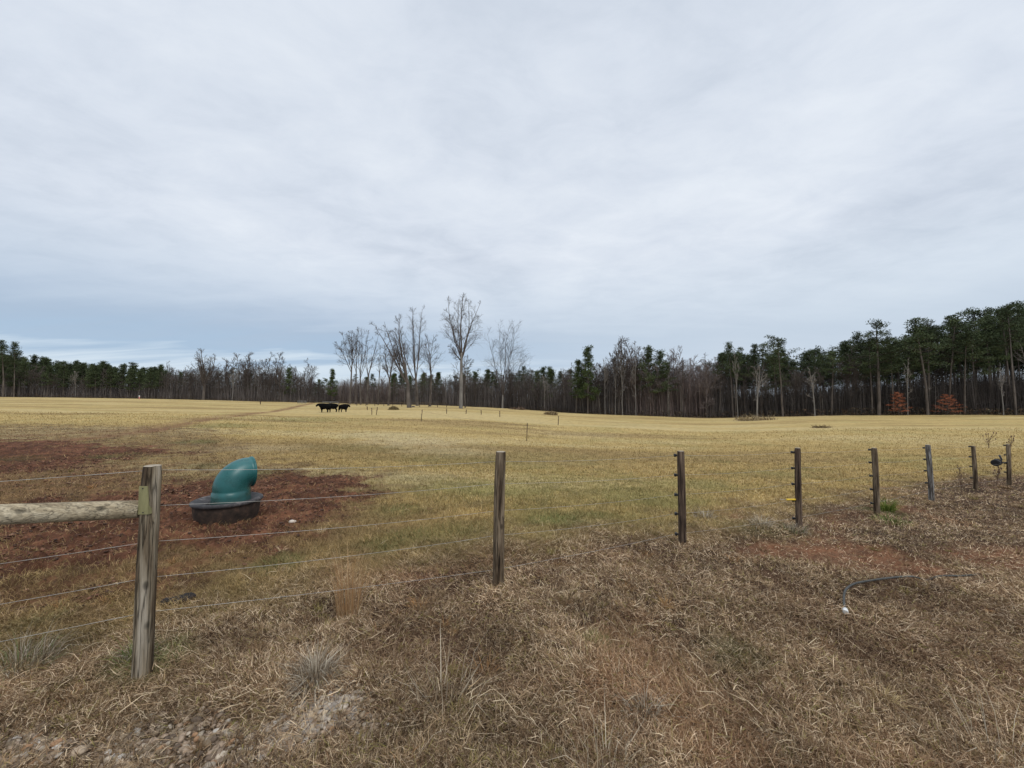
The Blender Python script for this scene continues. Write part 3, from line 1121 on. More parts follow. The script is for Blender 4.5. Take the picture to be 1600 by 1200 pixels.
hero(547, 628, 503, 'bare_tree', 'leftmost of the tall bare trees above the woods, behind the cattle', depth=150, seed=51, R=0.32, fork=.5, nmain=5, spread=24, side=10, sub=7, twig=4, twr=.042, dirs=[(90, 3, 1.0), (180, 30, .95), (180, 18, 1), (0, 14, 1.0), (0, 8, .9)], fill=.8)
hero(556, 628, 507, 'bare_tree', 'slim bare tree with crossing upright limbs, second from the left of the tall group', depth=156, seed=52, R=0.26, fork=.45, nmain=3, spread=11, side=6, sub=4, twig=3, twr=.036, fill=.7)
hero(564, 628, 503, 'bare_tree', 'forked bare tree leaning a little right, third from the left of the tall group', depth=152, seed=53, R=0.27, fork=.40, nmain=4, spread=16, side=6, sub=5, twig=3, twr=.036, fill=.75, dirs=[(0, 5, 1.0), (0, 15, 1), (180, 10, .9), (0, 22, .8)])
hero(574, 628, 512, 'bare_tree', 'bare tree with a narrow fan of limbs, fourth from the left of the tall group', depth=150, seed=54, R=0.29, fork=.42, nmain=4, spread=18, side=6, sub=5, twig=3, twr=.036, fill=.8)
hero(607, 629, 520, 'bare_tree', 'bare tree with a dense narrow vase crown, left of the leaning tree', depth=140, seed=55, R=0.34, fork=.38, nmain=5, spread=16, side=9, sub=6, twig=4, twr=.040, fill=.75)
hero(591, 629, 532, 'bare_tree', 'thin bare pole-like tree standing between two vase-shaped ones', depth=150, seed=56, R=.2, fork=.6, nmain=2, spread=8, side=5, sub=3, twig=3, twr=.04, fill=.5)
hero(672, 632, 514, 'bare_tree', 'narrow bare tree just right of the big forked one', depth=128, seed=57, R=.36, fork=.4, nmain=3, spread=10, side=9, sub=5, twig=4, twr=.036, fill=.95, low=4)
hero(727, 632, 552, 'bare_tree', 'small bare tree showing behind the tall straight one', depth=120, seed=58, R=.2, fork=.3, nmain=4, spread=20, side=6, sub=4, twig=3, twr=.036, fill=.9)
hero(318, 619, 538, 'bare_tree', 'wide bare tree rising highest over the far left woods', depth=186, seed=59, R=.6, fork=.3, nmain=6, spread=26, side=10, sub=7, twig=4, twr=.055, fill=.9)

# --- forest stock meshes: trees of unit-like heights, scaled per place
PINES = [
    pine_parts(101, 22, .26, .52, .18, 24, 50, sparse=.12),
    pine_parts(102, 22, .24, .60, .15, 20, 48, sparse=.2),
    pine_parts(103, 22, .28, .46, .20, 26, 46, taper=.35, sparse=.15),
    pine_parts(104, 22, .22, .64, .20, 19, 54, taper=.15, sparse=.15),
    pine_parts(105, 22, .25, .56, .15, 24, 48, taper=.6, sparse=.15),
    pine_parts(106, 22, .25, .50, .17, 18, 56, taper=.3, sparse=.25),
    pine_parts(107, 22, .23, .68, .19, 17, 54, taper=.1, sparse=.1),
]
PINE_MID = [pine_parts(121, 20, .24, .36, .18, 40, 46, taper=.4), pine_parts(122, 20, .24, .44, .17, 36, 48, taper=.3), pine_parts(123, 20, .24, .30, .16, 42, 44, taper=.5)]
PINE_LOW = [
    pine_parts(111, 18, .2, .22, .19, 42, 40, fs=.32, taper=.6, col=((0.034, 0.050, 0.018), (0.080, 0.105, 0.036))),
    pine_parts(112, 18, .2, .30, .17, 38, 40, fs=.32, taper=.55, col=((0.030, 0.044, 0.018), (0.070, 0.090, 0.034))),
]
BARES = []
for k, (fk, nm, sp, fi) in enumerate([(.35, 4, 14, .9), (.45, 3, 11, .8), (.3, 5, 17, .9), (.5, 3, 16, .8), (.25, 4, 12, 1.0), (.4, 5, 22, .8)]):
    t_, c_ = bare_tree(200 + k, 18, .17, fork=fk, nmain=nm, spread=sp, side=9, sub=6, twig=4, twr=.042, low=3, fill=fi)
    BARES.append((t_.mesh('trunk', M_BARK), c_.mesh('crown', M_TWIG)))
BARE_R = []
for k in range(3):
    t_, c_ = bare_tree(230 + k, 16, .13, fork=.25, nmain=4, spread=11, side=10, sub=6, twig=4, twr=.045, low=4, fill=1.0)
    BARE_R.append((t_.mesh('trunk', M_BARK), c_.mesh('crown', M_TWIGR)))
BARE_P = []
for k in range(3):
    t_, c_ = bare_tree(240 + k, 16, .20, fork=.5, nmain=3, spread=20, side=6, sub=4, twig=3, twr=.045, low=2, fill=.9)
    BARE_P.append((t_.mesh('trunk', M_BARKP), c_.mesh('crown', simple('pale_twigs_%d' % k, [(0.3, (.17, .15, .13)), (.7, (.28, .25, .22))], .3, bs=0))))

# skyline of the woods in the photo: (pixel x, pixel y of the tree tops)
SKY = [(-700, 530), (0, 545), (40, 556), (100, 560), (150, 564), (180, 568), (240, 568), (300, 570), (400, 568), (430, 570), (480, 576), (497, 592), (512, 588), (540, 580), (600, 582), (680, 578), (740, 572),
       (790, 570), (830, 564), (870, 572), (885, 566), (905, 556), (950, 552), (1020, 550), (1100, 552), (1140, 540), (1190, 540), (1240, 542), (1290, 530), (1330, 522), (1400, 516), (1430, 505), (1500, 494), (1560, 484), (1620, 478), (2300, 470)]
SKX = np.array([a for a, _ in SKY], float)
SKYY = np.array([b for _, b in SKY], float)


def top_height(px, depth):
    x = (px - 800) / 620.0 * depth
    return at_depth(px, float(np.interp(px, SKX, SKYY)), depth).z - float(zt(x, depth))


# stretches of wood: px range, share of pine / bare / reddish, stock of pines, wording
SEG = [(-330, 255, .78, 'far left woods', PINE_MID),
       (255, 498, .16, 'woods left of the cattle', PINE_LOW),
       (498, 640, .42, 'woods behind the cattle', PINE_LOW),
       (640, 882, .36, 'woods behind the tall bare trees', PINE_LOW),
       (882, 1120, .08, 'middle right woods', PINE_LOW),
       (1120, 1330, .62, 'right-hand woods', PINES),
       (1330, 1960, .80, 'far right woods', PINES)]
count = {'pine': 0, 'bare': 0}
rf = random.Random(77)
for (a, b_, share, where, stock) in SEG:
    right = a >= 1120
    for row in range(4):
        step_m = 3.7 if right else (4.3 if a < 255 else 5.2)
        px = a + rf.random() * 8
        while px < b_:
            d0 = line_depth(px) + 1.0 + row * (4.5 if right else 6) + rf.uniform(-1.2, 1.8)
            x = (px - 800) / 620.0 * d0
            if abs((px - 800) / 620) < 2.0:
                isp = rf.random() < share
                if row == 0 and not right and a > 0 and rf.random() < .5:
                    isp = False
                Ht = top_height(px, d0) * rf.uniform(0.78, 1.03)
                z = float(zt(x, d0))
                if isp:
                    if stock is PINE_MID:
                        me = rf.choice(PINE_MID)
                        s = Ht * rf.uniform(.92, 1.02) / 20
                    elif stock is PINES:
                        me = rf.choice(PINES)
                        s = Ht / 22
                    else:
                        me = rf.choice(PINE_LOW if rf.random() < .6 else PINES)
                        Ht *= .95
                        s = Ht / (18 if me in PINE_LOW else 22)
                    s = max(s, 0.3)
                    plant_tree('pine_tree', me[0], me[1], (x, d0, z), s * rf.uniform(.92, 1.1) * (1.0 if right else 1.1), rf.random() * 6.28,
                               'dark green pine in the ' + where, 'pine tree', 'pines in the ' + where, sz=s)
                    count['pine'] += 1
                else:
                    red = 980 < px < 1110 and rf.random() < .75 or (498 < px < 640 and rf.random() < .45)
                    pale_ = rf.random() < .12
                    me = rf.choice(BARE_R if red else BARE_P if pale_ else BARES)
                    Hb = Ht * (rf.uniform(.9, 1.06) if a == 255 or a == 882 else rf.uniform(.6, .95))
                    s = Hb / (18 if me in BARES else 16)
                    wd_ = 'reddish twiggy leafless tree in the ' if red else 'pale-barked leafless tree in the ' if pale_ else 'grey leafless tree in the '
                    plant_tree('leafless_tree', me[0], me[1], (x, d0, z), s, rf.random() * 6.28, wd_ + where, 'tree', wd_.replace('tree', 'trees') + where)
                    count['bare'] += 1
            px += step_m / max(d0, 1) * 620 * rf.uniform(.55, 1.45)
print('TREES', count)


# --- trees of the wood that stand out singly
def single(kind, stock, base_h, px, toppy, off, label, wide=1.0, rz=0.0, me=None):
    d0 = line_depth(px) + off
    x = (px - 800) / 620.0 * d0
    z = float(zt(x, d0))
    H = at_depth(px, toppy, d0).z - z
    s = H / base_h
    m = me or stock[0]
    plant_tree(kind, m[0], m[1], (x, d0, z), s * wide, rz, label, 'pine tree' if 'pine' in kind else 'tree', sz=s)


single('pine_tree', PINE_LOW, 18, 918, 542, -4, 'bright green bushy pine standing out left of the reddish woods', 1.0, 1, PINE_LOW[0])
single('pine_tree', PINE_LOW, 18, 900, 562, -3, 'lower bushy green pine joined to the bright one on its left side', .95, 2.5, PINE_LOW[1])
single('pine_tree', PINE_LOW, 20, 1012, 543, 1, 'green pine topping the middle of the grey woods', .95, 2, PINE_MID[1])
single('pine_tree', PINE_LOW, 20, 1034, 548, 1, 'green pine with a flat top right of the grey crown cluster', 1.0, 0, PINE_MID[0])
single('pine_tree', PINE_LOW, 18, 519, 577, -3, 'round dark green evergreen right behind the cattle', 1.1, 0, PINE_LOW[0])
single('pine_tree', PINES, 22, 1372, 503, -1, 'broad-topped pine standing above its neighbours in the right woods', 1.25, 0, PINES[2])
single('pine_tree', PINES, 22, 1448, 494, -1, 'dark pine with layered boughs, right of the broad-topped one', 1.15, 2, PINES[0])
single('pine_tree', PINES, 22, 1585, 473, -1, 'tallest pine, thin-crowned, by the right edge of the view', .9, 1, PINES[3])
single('pine_tree', PINES, 22, 1145, 534, -1, 'slender pine at the left end of the right-hand pines', .8, 1, PINES[1])
single('pine_tree', PINES, 22, 1222, 528, -1, 'broad pine with two rounded heads near the start of the right woods', 1.2, 4, PINES[3])
single('pine_tree', PINES, 22, 5, 531, -12, 'tall pine at the left edge of the view', 1.1, 4, PINES[0])
single('pine_tree', PINES, 22, 22, 534, -10, 'tall spindly pine second from the left edge', .9, 2, PINES[1])
single('leafless_tree', BARES, 18, 972, 527, 1, 'round pale grey bare crown rising over the middle woods', 1.25, 0, BARES[5])
single('leafless_tree', BARES, 18, 990, 528, 3, 'second pale grey bare crown beside the round one in the middle woods', 1.1, 2, BARES[2])
single('leafless_tree', BARE_P, 16, 1182, 570, -3, 'small white-barked forked tree in front of the dark pines', 1.1, 1, BARE_P[0])
single('leafless_tree', BARE_P, 16, 1272, 575, -2, 'white-barked tree with a crooked stem in the gap between pines', .9, 3, BARE_P[1])
single('leafless_tree', BARE_P, 16, 1566, 570, -2, 'thin white-trunked tree near the right edge of the woods', .6, 3, BARE_P[2])
single('leafless_tree', BARE_P, 16, 1417, 560, -2, 'thin pale trunk between the two rust-coloured beeches', .5, 0, BARE_P[1])
for k, (px, t_) in enumerate([(945, 560), (961, 555), (972, 550), (993, 556), (1152, 548), (1045, 600)]):
    single('leafless_tree', BARE_P, 16, px, t_, -1.5, ['thin pale trunk at the left end of the middle woods', 'pale trunk, second of the pale ones in the middle woods', 'pale trunk just under the round grey crown',
           'tall white trunk right of the round grey crown', 'tall pale pole-like trunk before the first dark pines', 'short broken white stem among the reddish trees'][k], .45 if k < 5 else .2, k, BARE_P[k % 3])
for k, (px, t_) in enumerate([(372, 552), (388, 550), (414, 551), (432, 550), (352, 560), (486, 562)]):
    single('leafless_tree', BARES, 18, px, t_, 3, ['bare spreading crown above the woods, first right of the widest one', 'bare crown above the woods, left of the pair by the middle', 'fan-shaped bare crown above the low woods',
           'bare crown above the woods, nearest to the gap in the trees', 'low bare crown close beside the widest far left one', 'last bare tree before the low gap over the cattle'][k], 1.15, k, BARES[(k * 2 + 3) % 6])


def beech(px, toppy, wpx, label, seed):
    rnd = random.Random(seed)
    rs = np.random.RandomState(seed)
    d0 = line_depth(px) - 2
    x = (px - 800) / 620.0 * d0
    z = float(zt(x, d0))
    H = at_depth(px, toppy, d0).z - z
    W = wpx / 620 * d0 / 2
    root = empty('beech_tree', (x, d0, z))
    tag(root, label, 'tree', 'young beeches holding dead leaves')
    tr = TreeMesh()
    tp = limb(rnd, tr, Vector((0, 0, -.2)), Vector((0, 0, 1)), H + .1, .07, .02, 6, 6, .03, .02)
    link_mesh('trunk', tr.mesh('trunk', M_BARK), root)
    br = TreeMesh()
    C = []
    for k in range(26):
        st, _ = along(tp, .15 + .8 * k / 26)
        a = k * 2.4
        u = k / 26
        bp = limb(rnd, br, st, Vector((math.cos(a), math.sin(a), rnd.uniform(-.05, .25))).normalized(), W * (1.05 - .75 * u) * rnd.uniform(.7, 1.1), .03, .012, 3, 4, .05, .01)
        for q in range(14):
            c, _ = along(bp, rnd.uniform(.25, 1))
            C.append(c)
    C = np.repeat(np.array([c[:] for c in C]), 7, 0)
    n = len(C)
    P = C + rs.normal(0, 1, (n, 3)) * np.array([.16, .16, .07])
    e1 = rs.normal(size=(n, 3)) * .08
    e2 = rs.normal(size=(n, 3)) * .08
    V = np.stack([P, P + e1, P + e2], 1).reshape(-1, 3)
    lv = np_mesh('crown', V, tris=np.arange(n * 3).reshape(-1, 3), mat=M_LEAFO)
    link_mesh('crown', lv, root)
    link_mesh('branches', br.mesh('branches', M_BARK), root)


beech(1403, 610, 30, 'rust-leaved young beech, the left and taller one at the foot of the right woods', 1)
beech(1478, 614, 46, 'rust-leaved young beech, the wider right one at the foot of the right woods', 2)


# --- undergrowth: the mass of saplings, vines and brush that closes the wood
def make_undergrowth():
    rs = np.random.RandomState(31)
    # stems
    N = 60000
    S = rs.uniform(-1.9, 2.0, N)
    dl = np.interp(S, TLX, TLD)
    D = dl + 0.5 + rs.rand(N) ** 1.3 * 30
    X = S * D
    px = 800 + 620 * S
    z = zt(X, D)
    topy = np.interp(px, SKX, SKYY)
    horizon = 629.0
    hs = (horizon - topy) / 620 * D + (CAM_H - z)
    right = sstep(1115, 1160, px)
    mh = hs * (0.80 * (1 - right) + 0.45 * right)
    mh = mh * np.where(px < 250, .62, 1.0)
    H = mh * (0.35 + 0.68 * rs.rand(N) ** 0.7)
    r = 0.018 + 0.05 * rs.rand(N) ** 3
    lean = rs.normal(0, 0.06, (N, 2)) * H[:, None]
    base = np.stack([X, D, z - .2], 1)
    top = np.stack([X + lean[:, 0], D + lean[:, 1], z + H], 1)
    a = rs.uniform(0, PI, N)
    w = np.stack([np.cos(a), np.sin(a), np.zeros(N)], 1) * (r * 2)[:, None]
    w2 = np.stack([-np.sin(a), np.cos(a), np.zeros(N)], 1) * (r * 2)[:, None]
    V1 = np.stack([base - w, base + w, top, base - w2, base + w2], 1).reshape(-1, 3)
    b0 = np.arange(N) * 5
    T1 = np.stack([np.stack([b0, b0 + 1, b0 + 2], 1), np.stack([b0 + 3, b0 + 4, b0 + 2], 1)], 1).reshape(-1, 3)
    red = np.clip(sstep(960, 1010, px) * sstep(1125, 1095, px) + .6 * sstep(500, 520, px) * sstep(640, 600, px), 0, 1)
    base_c = np.array((.150, .131, .122))
    c = lerp(np.tile(base_c, (N, 1)), (.190, .148, .134), red)
    c = lerp(c, (.092, .080, .073), right)
    c = lerp(c, (.30, .27, .24), (rs.rand(N) < .035) * 1.0)
    c = c * (.6 + .8 * rs.rand(N))[:, None]
    C1 = np.repeat(c, 5, 0)
    # twigs
    M = 620000
    k = rs.randint(0, N, M)
    t = 0.12 + .88 * rs.rand(M)
    st = base[k] * (1 - t[:, None]) + top[k] * t[:, None]
    d = rs.normal(size=(M, 3))
    d[:, 2] = np.abs(d[:, 2]) * 1.0 + .2
    d /= np.linalg.norm(d, axis=1)[:, None]
    ln = (0.5 + 1.6 * rs.rand(M) ** 2)
    en = st + d * ln[:, None]
    sd_ = np.cross(d, rs.normal(size=(M, 3)))
    sd_ /= np.linalg.norm(sd_, axis=1)[:, None]
    tw = 0.017
    V2 = np.stack([st - sd_ * tw, st + sd_ * tw, en], 1).reshape(-1, 3)
    C2 = np.repeat(c[k] * (.8 + .5 * rs.rand(M))[:, None], 3, 0)
    T2 = np.arange(M * 3).reshape(-1, 3)
    # low leafy brush at the foot of the wood
    K = 70000
    S = rs.uniform(-1.9, 2.0, K)
    dl = np.interp(S, TLX, TLD)
    D = dl - 0.8 + rs.rand(K) ** 2 * 14
    X = S * D
    px = 800 + 620 * S
    hh = rs.rand(K) ** 2 * (1.0 + 1.6 * fbm(X, D, .12, 2, 300))
    P = np.stack([X, D, zt(X, D) + hh], 1)
    e1 = rs.normal(size=(K, 3)) * .16
    e2 = rs.normal(size=(K, 3)) * .16
    V3 = np.stack([P, P + e1, P + e2], 1).reshape(-1, 3)
    pal = np.array([(.085, .062, .045), (.12, .075, .048), (.055, .05, .035), (.13, .105, .07)])
    c3 = pal[rs.randint(0, 4, K)] * (.6 + .7 * rs.rand(K))[:, None]
    C3 = np.repeat(c3, 3, 0)
    T3 = np.arange(K * 3).reshape(-1, 3)
    V = np.concatenate([V1, V2, V3])
    T = np.concatenate([T1, T2 + len(V1), T3 + len(V1) + len(V2)])
    C = np.concatenate([C1, C2, C3])
    o = link_mesh('undergrowth', np_mesh('undergrowth', V, tris=T, mat=M_BRUSH, col=C))
    tag(o, 'grey-brown mass of saplings and brush filling the woods', 'undergrowth', kind='stuff')


make_undergrowth()


def make_pine_mass():
    rs = np.random.RandomState(71)
    C = []
    for (a, b_, n, base, off0) in ((-330, 250, 300, .42, 12), (1125, 1960, 340, .50, 16), (640, 880, 60, .45, 14)):
        px = rs.uniform(a, b_, n)
        S = (px - 800) / 620
        D = np.interp(S, TLX, TLD) + off0 + rs.rand(n) * 26
        hs = np.array([(629.0 - np.interp(p_, SKX, SKYY)) / 620 * d_ for p_, d_ in zip(px, D)])
        H = (hs + CAM_H - zt(S * D, D)) * rs.uniform(.70, .93, n)
        for q in range(n):
            m = 26
            t = base + (1 - base) * rs.rand(m)
            w = (1 - ((t - base) / (1 - base)) ** 2) * 2.2 + .5
            an = rs.uniform(0, 2 * PI, m)
            C.append(np.stack([S[q] * D[q] + np.cos(an) * w * rs.rand(m), D[q] + np.sin(an) * w * rs.rand(m), zt(S[q] * D[q], D[q]) + H[q] * t], 1))
    C = np.concatenate(C)
    k = 20
    P = np.repeat(C, k, 0) + rs.normal(0, 1, (len(C) * k, 3)) * np.array([.6, .6, .35])
    n = len(P)
    e1 = rs.normal(size=(n, 3)) * .24
    e2 = rs.normal(size=(n, 3)) * .24
    V = np.stack([P, P + e1, P + e2], 1).reshape(-1, 3)
    c = np.array((.046, .058, .030)) * (.6 + .9 * np.repeat(rs.rand(len(C)), k))[:, None]
    o = link_mesh('pine_woods', np_mesh('pine_woods', V, tris=np.arange(n * 3).reshape(-1, 3), mat=M_NEEDLE, col=np.repeat(c, 3, 0)))
    tag(o, 'dark pine tops massed deeper in the woods', 'pine woods', kind='stuff')


make_pine_mass()

# ------------------------------------------------------------------ fence
M_POST = simple('weathered_post', [(0.38, (0.045, 0.030, 0.018)), (0.48, (0.130, 0.092, 0.058)), (0.64, (0.265, 0.205, 0.140))], 7, 0.9, stretch=(3.0, 3.0, 0.28), detail=9, bs=0.8, bd=0.012, rand=True)
M_POSTG = simple('corner_post_wood', [(0.38, (0.060, 0.040, 0.024)), (0.46, (0.130, 0.095, 0.060)), (0.52, (0.235, 0.190, 0.130)), (0.64, (0.38, 0.33, 0.26))], 5, 0.85, stretch=(2.6, 2.6, 0.22), detail=9, bs=0.8, bd=0.012)
M_POSTR = simple('dark_brown_post', [(0.36, (0.022, 0.015, 0.011)), (0.48, (0.075, 0.050, 0.035)), (0.66, (0.185, 0.130, 0.090))], 8, 0.9, stretch=(3.2, 3.2, 0.3), detail=9, bs=0.8, bd=0.012, rand=True)
M_POSTS = simple('silver_grey_post', [(0.38, (0.060, 0.046, 0.034)), (0.5, (0.17, 0.155, 0.14)), (0.66, (0.36, 0.35, 0.33))], 8, 0.9, stretch=(3.2, 3.2, 0.3), detail=9, bs=0.8, bd=0.012)
M_RAIL = simple('peeled_rail', [(0.34, (0.19, 0.145, 0.090)), (0.46, (0.34, 0.275, 0.180)), (0.68, (0.50, 0.43, 0.31))], 5, 0.85, stretch=(0.22, 3.0, 3.0), detail=9, bs=0.5, bd=0.01)
M_ENDG = simple('end_grain', [(0.3, (0.22, 0.18, 0.13)), (0.7, (0.44, 0.38, 0.30))], 22, 0.9, bs=.4)
M_BLACK = simple('black_plastic', [(0.3, (0.012, 0.012, 0.013)), (0.7, (0.028, 0.028, 0.03))], 20, 0.45, 0.4, bs=0)
M_WIRE = simple('galvanised_wire', [(0.3, (0.26, 0.24, 0.21)), (0.7, (0.46, 0.44, 0.40))], 12, 0.45, 0.5, bs=0)
M_WIRE.node_tree.nodes['Principled BSDF'].inputs['Metallic'].default_value = 0.35
M_PLATE = simple('pale_green_tag', [(0.3, (0.16, 0.145, 0.07)), (0.7, (0.28, 0.255, 0.125))], 14, 0.8, bs=.2, stretch=(2, 2, .5))
M_YEL = simple('yellow_plastic', [(0.3, (0.62, 0.40, 0.02)), (0.7, (0.75, 0.52, 0.04))], 10, 0.4, 0.5, bs=0)

def wood_detail(m, axis_z=True, crack=.35):
    nt = m.node_tree
    b = nt.nodes['Principled BSDF']
    src = b.inputs['Base Color'].links[0].from_socket
    st = (1, 1, .035) if axis_z else (.035, 1, 1)
    f = noise_tex(nt, 110, 4, .6, 'Object', st, True)
    rf_ = ramp(nt, [(.3, .62), (.7, 1.32)], f)
    ck = noise_tex(nt, 34, 3, .5, 'Object', (1, 1, .05) if axis_z else (.05, 1, 1), True)
    rc = ramp(nt, [(.0, 1.0), (.465, 1.0), (.50, crack), (.535, 1.0)], ck)
    tcx = nn(nt, 'ShaderNodeTexCoord')
    mp = nn(nt, 'ShaderNodeMapping')
    mp.inputs['Scale'].default_value = (9, 9, 5) if axis_z else (5, 9, 9)
    nt.links.new(tcx.outputs['Object'], mp.inputs[0])
    vo = nn(nt, 'ShaderNodeTexVoronoi')
    vo.inputs['Scale'].default_value = 1.0
    nt.links.new(mp.outputs[0], vo.inputs[0])
    kn = ramp(nt, [(.0, .25), (.10, .45), (.17, 1.0)], vo.outputs['Distance'])
    c = mixrgb(nt, 1.0, src, rf_.outputs[0], 'MULTIPLY')
    c = mixrgb(nt, 1.0, c, rc.outputs[0], 'MULTIPLY')
    c = mixrgb(nt, 1.0, c, kn.outputs[0], 'MULTIPLY')
    nt.links.new(c, b.inputs['Base Color'])
    h = math_n(nt, 'ADD', f, math_n(nt, 'MULTIPLY', rc.outputs[0], 1.2))
    bump(nt, b, h, .9, .006)


for m_ in (M_POST, M_POSTG, M_POSTR, M_POSTS):
    wood_detail(m_)
wood_detail(M_RAIL, False, .6)

POSTS = [  # base px, base py, top px, top py, diameter px, material, label
    (224, 1032, 238, 728, 31, M_POSTG, 'thick grey corner post with a yellowish tag, nearest to the camera'),
    (778, 903, 783, 706, 14.5, M_POST, 'round weathered fence post with a cracked head, no insulators in view'),
    (1066, 850, 1064, 705, 10.5, M_POSTR, 'dark brown fence post with five black insulators, third from the left'),
    (1249, 826, 1246, 700, 10, M_POSTR, 'dark fence post with the yellow handle at its foot'),
    (1370, 797, 1366, 700, 9, M_POST, 'brown fence post with a reddish foot beside the bright green tuft'),
    (1455, 772, 1450, 695, 8.2, M_POSTS, 'silver-grey fence post, the palest one of the row'),
    (1524, 757, 1521, 697, 7.2, M_POST, 'short fence post, last but one towards the right edge'),
    (1577, 751, 1575, 694, 6.8, M_POST, 'farthest fence post at the right edge, holding the black reel')]
DEPTHS = [2.46 * (1 + 0.46 * k) for k in range(8)]
INS = {2: [712, 743, 774, 804, 836], 3: [707, 732, 757, 783, 811], 4: [703, 723, 744, 765, 787], 5: [700, 718, 736, 755], 6: [698, 714, 729, 747], 7: [696, 711, 724, 738]}
WIRES = {0: [736, 793, 850, 907, 962], 1: [722, 757, 800, 839, 893], 2: [712, 743, 774, 804, 836], 3: [707, 732, 757, 783, 811], 4: [703, 723, 744, 765, 787], 5: [700, 718, 736, 755, 768], 6: [698, 714, 729, 747, 756], 7: [696, 711, 724, 738, 749]}
FDIR = Vector((2.127, 1.13, 0)).normalized()
FN = Vector((-FDIR.y, FDIR.x, 0))           # towards the field
post_info = []
for k, (bx, by, tx, ty, dp, mat, label) in enumerate(POSTS):
    y = DEPTHS[k]
    B = at_depth(bx, by, y)
    T_ = at_depth(tx, ty, y)
    ax = (T_ - B)
    Hh = ax.length
    axn = ax.normalized()
    r = dp / math.sqrt(1 + ((bx - 800) / 620) ** 2) / 620 * y / 2 * (1.06 if k == 0 else 1.12)
    rnd = random.Random(300 + k)
    root = empty('fence_post', (B.x, B.y, B.z))
    tag(root, label, 'fence post', 'posts of the pasture fence')
    mb = MB()
    nS = 18
    n = 22
    prev = None
    x = axn.orthogonal().normalized()
    yv = axn.cross(x)
    ph = [rnd.random() * 6.28 for _ in range(4)]
    ringco = []
    for i in range(nS + 1):
        t = -0.12 + 1.12 * i / nS
        c = axn * (Hh * t) + x * (math.sin(t * 3 + ph[0]) * r * .09) + yv * (math.sin(t * 4 + ph[1]) * r * .09)
        i0 = len(mb.v)
        for q in range(n):
            a = 2 * PI * q / n
            rr = r * (1.04 - .08 * max(t, 0)) * (1 + .07 * (float(vnoise(t * 9 + q * .8, k * 7.3 + math.cos(2 * PI * q / n) * 2, 1.0, 5)) - .5) + .045 * math.sin(2 * a + ph[2]) + .03 * math.sin(5 * a + ph[3] + t * 2) + .015 * (rnd.random() - .5))
            # a drying crack running down from the head
            if q in (17, 18) and t > (0.45 if k == 1 else .75):
                rr *= .80
            zt_ = .0
            if i == nS:
                rr *= .93
            mb.v.append(c + x * (math.cos(a) * rr) + yv * (math.sin(a) * rr))
        if prev is not None:
            mb.bridge(prev, i0, n)
        prev = i0
    post_obj = mb.build('wood_post', mat, root)
    # cut head with end grain
    hb = MB()
    cidx = [mb.v[prev + q] for q in range(n)]
    ctr = sum(cidx, Vector()) / n
    hb.v = [ctr + axn * (r * .10)] + [ctr + (p - ctr) * .80 + axn * r * .09 for p in cidx] + [ctr + (p - ctr) * 1.0 + axn * 0.001 for p in cidx]
    for q in range(n):
        q2 = (q + 1) % n
        hb.f.append((0, 1 + q, 1 + q2))
        hb.f.append((1 + q, 1 + n + q, 1 + n + q2, 1 + q2))
    hb.build('post_head', M_ENDG, root)
    post_info.append((B, axn, Hh, r, y))
    if k in INS:
        for py in INS[k]:
            P = at_depth(bx + (tx - bx) * (by - py) / (by - ty), py, y) - B
            side = Vector((-.82, .57, 0)).normalized()
            q0 = P + side * (r * .9)
            ib = MB()
            q1 = q0 + side * (.030)
            ib.tube([q0 - side * .006, q0 + side * .004, q0 + side * .012], [.018, .018, .011], 8)
            ib.tube([q0 + side * .012, q1], [.010, .010], 8)
            ib.tube([q1 - Vector((0, 0, .017)), q1 - Vector((0, 0, .006)), q1 + Vector((0, 0, .006)), q1 + Vector((0, 0, .017))], [.015, .017, .017, .015], 8)
            ib.build('insulator', M_BLACK, root)
    if k == 0:
        # yellowish tag nailed to the post face
        lo = at_depth(235.5, 800, y) - B
        hi = at_depth(235.5, 757, y) - B
        fwd = Vector((.06, -1, 0)).normalized()
        right_ = Vector((1, .06, 0)).normalized()
        tb = MB()
        i0 = 0
        for (P, w) in ((lo, .030), (hi, .023)):
            for off in (0.006, -.02):
                for s_ in (-1, 1):
                    tb.v.append(P + fwd * (r * 1.01 + off) + right_ * (s_ * w))
        # order: lo-front-l, lo-front-r, lo-back-l, lo-back-r, hi...
        tb.f = [(0, 1, 5, 4), (1, 3, 7, 5), (3, 2, 6, 7), (2, 0, 4, 6), (4, 5, 7, 6), (0, 2, 3, 1)]
        tb.build('tag', M_PLATE, root, smooth=False)
        for (P, sg) in ((lo, 1), (hi, -1)):
            nb = MB()
            q = P + fwd * (r * 1.01 + .0065) + Vector((0, 0, .012 * sg))
            nb.tube([q, q + fwd * .003], [.0035, .003], 8)
            nb.build('nail', M_BLACK, root)

# brace rail meeting the corner post from the left
B0, ax0, H0, r0, y0 = post_info[0]
p_end = at_depth(219, 795.5, y0 - .02)
p_far = at_depth(0, 803.5, y0 * .885)
rd = (p_far - p_end).normalized()
mb = MB()
rnd = random.Random(4)
L_r = 2.25
nS, n = 14, 24
xv = rd.orthogonal().normalized()
yv = rd.cross(xv)
prev = None
root = empty('brace_rail', p_end)
tag(root, 'peeled round timber rail butted sideways against the corner post', 'fence rail')
for i in range(nS + 1):
    t = L_r * i / nS
    i0 = len(mb.v)
    for q in range(n):
        a = 2 * PI * q / n
        rr = .054 * (1 + .03 * math.sin(2 * a + 1) + .02 * math.sin(t * 3 + a))
        if i == 0:
            rr *= .95
        mb.v.append(rd * t + xv * math.cos(a) * rr + yv * math.sin(a) * rr)
    if prev is not None:
        mb.bridge(prev, i0, n)
    prev = i0
mb.f.append(tuple(range(n - 1, -1, -1)))
mb.f.append(tuple(range(prev, prev + n)))
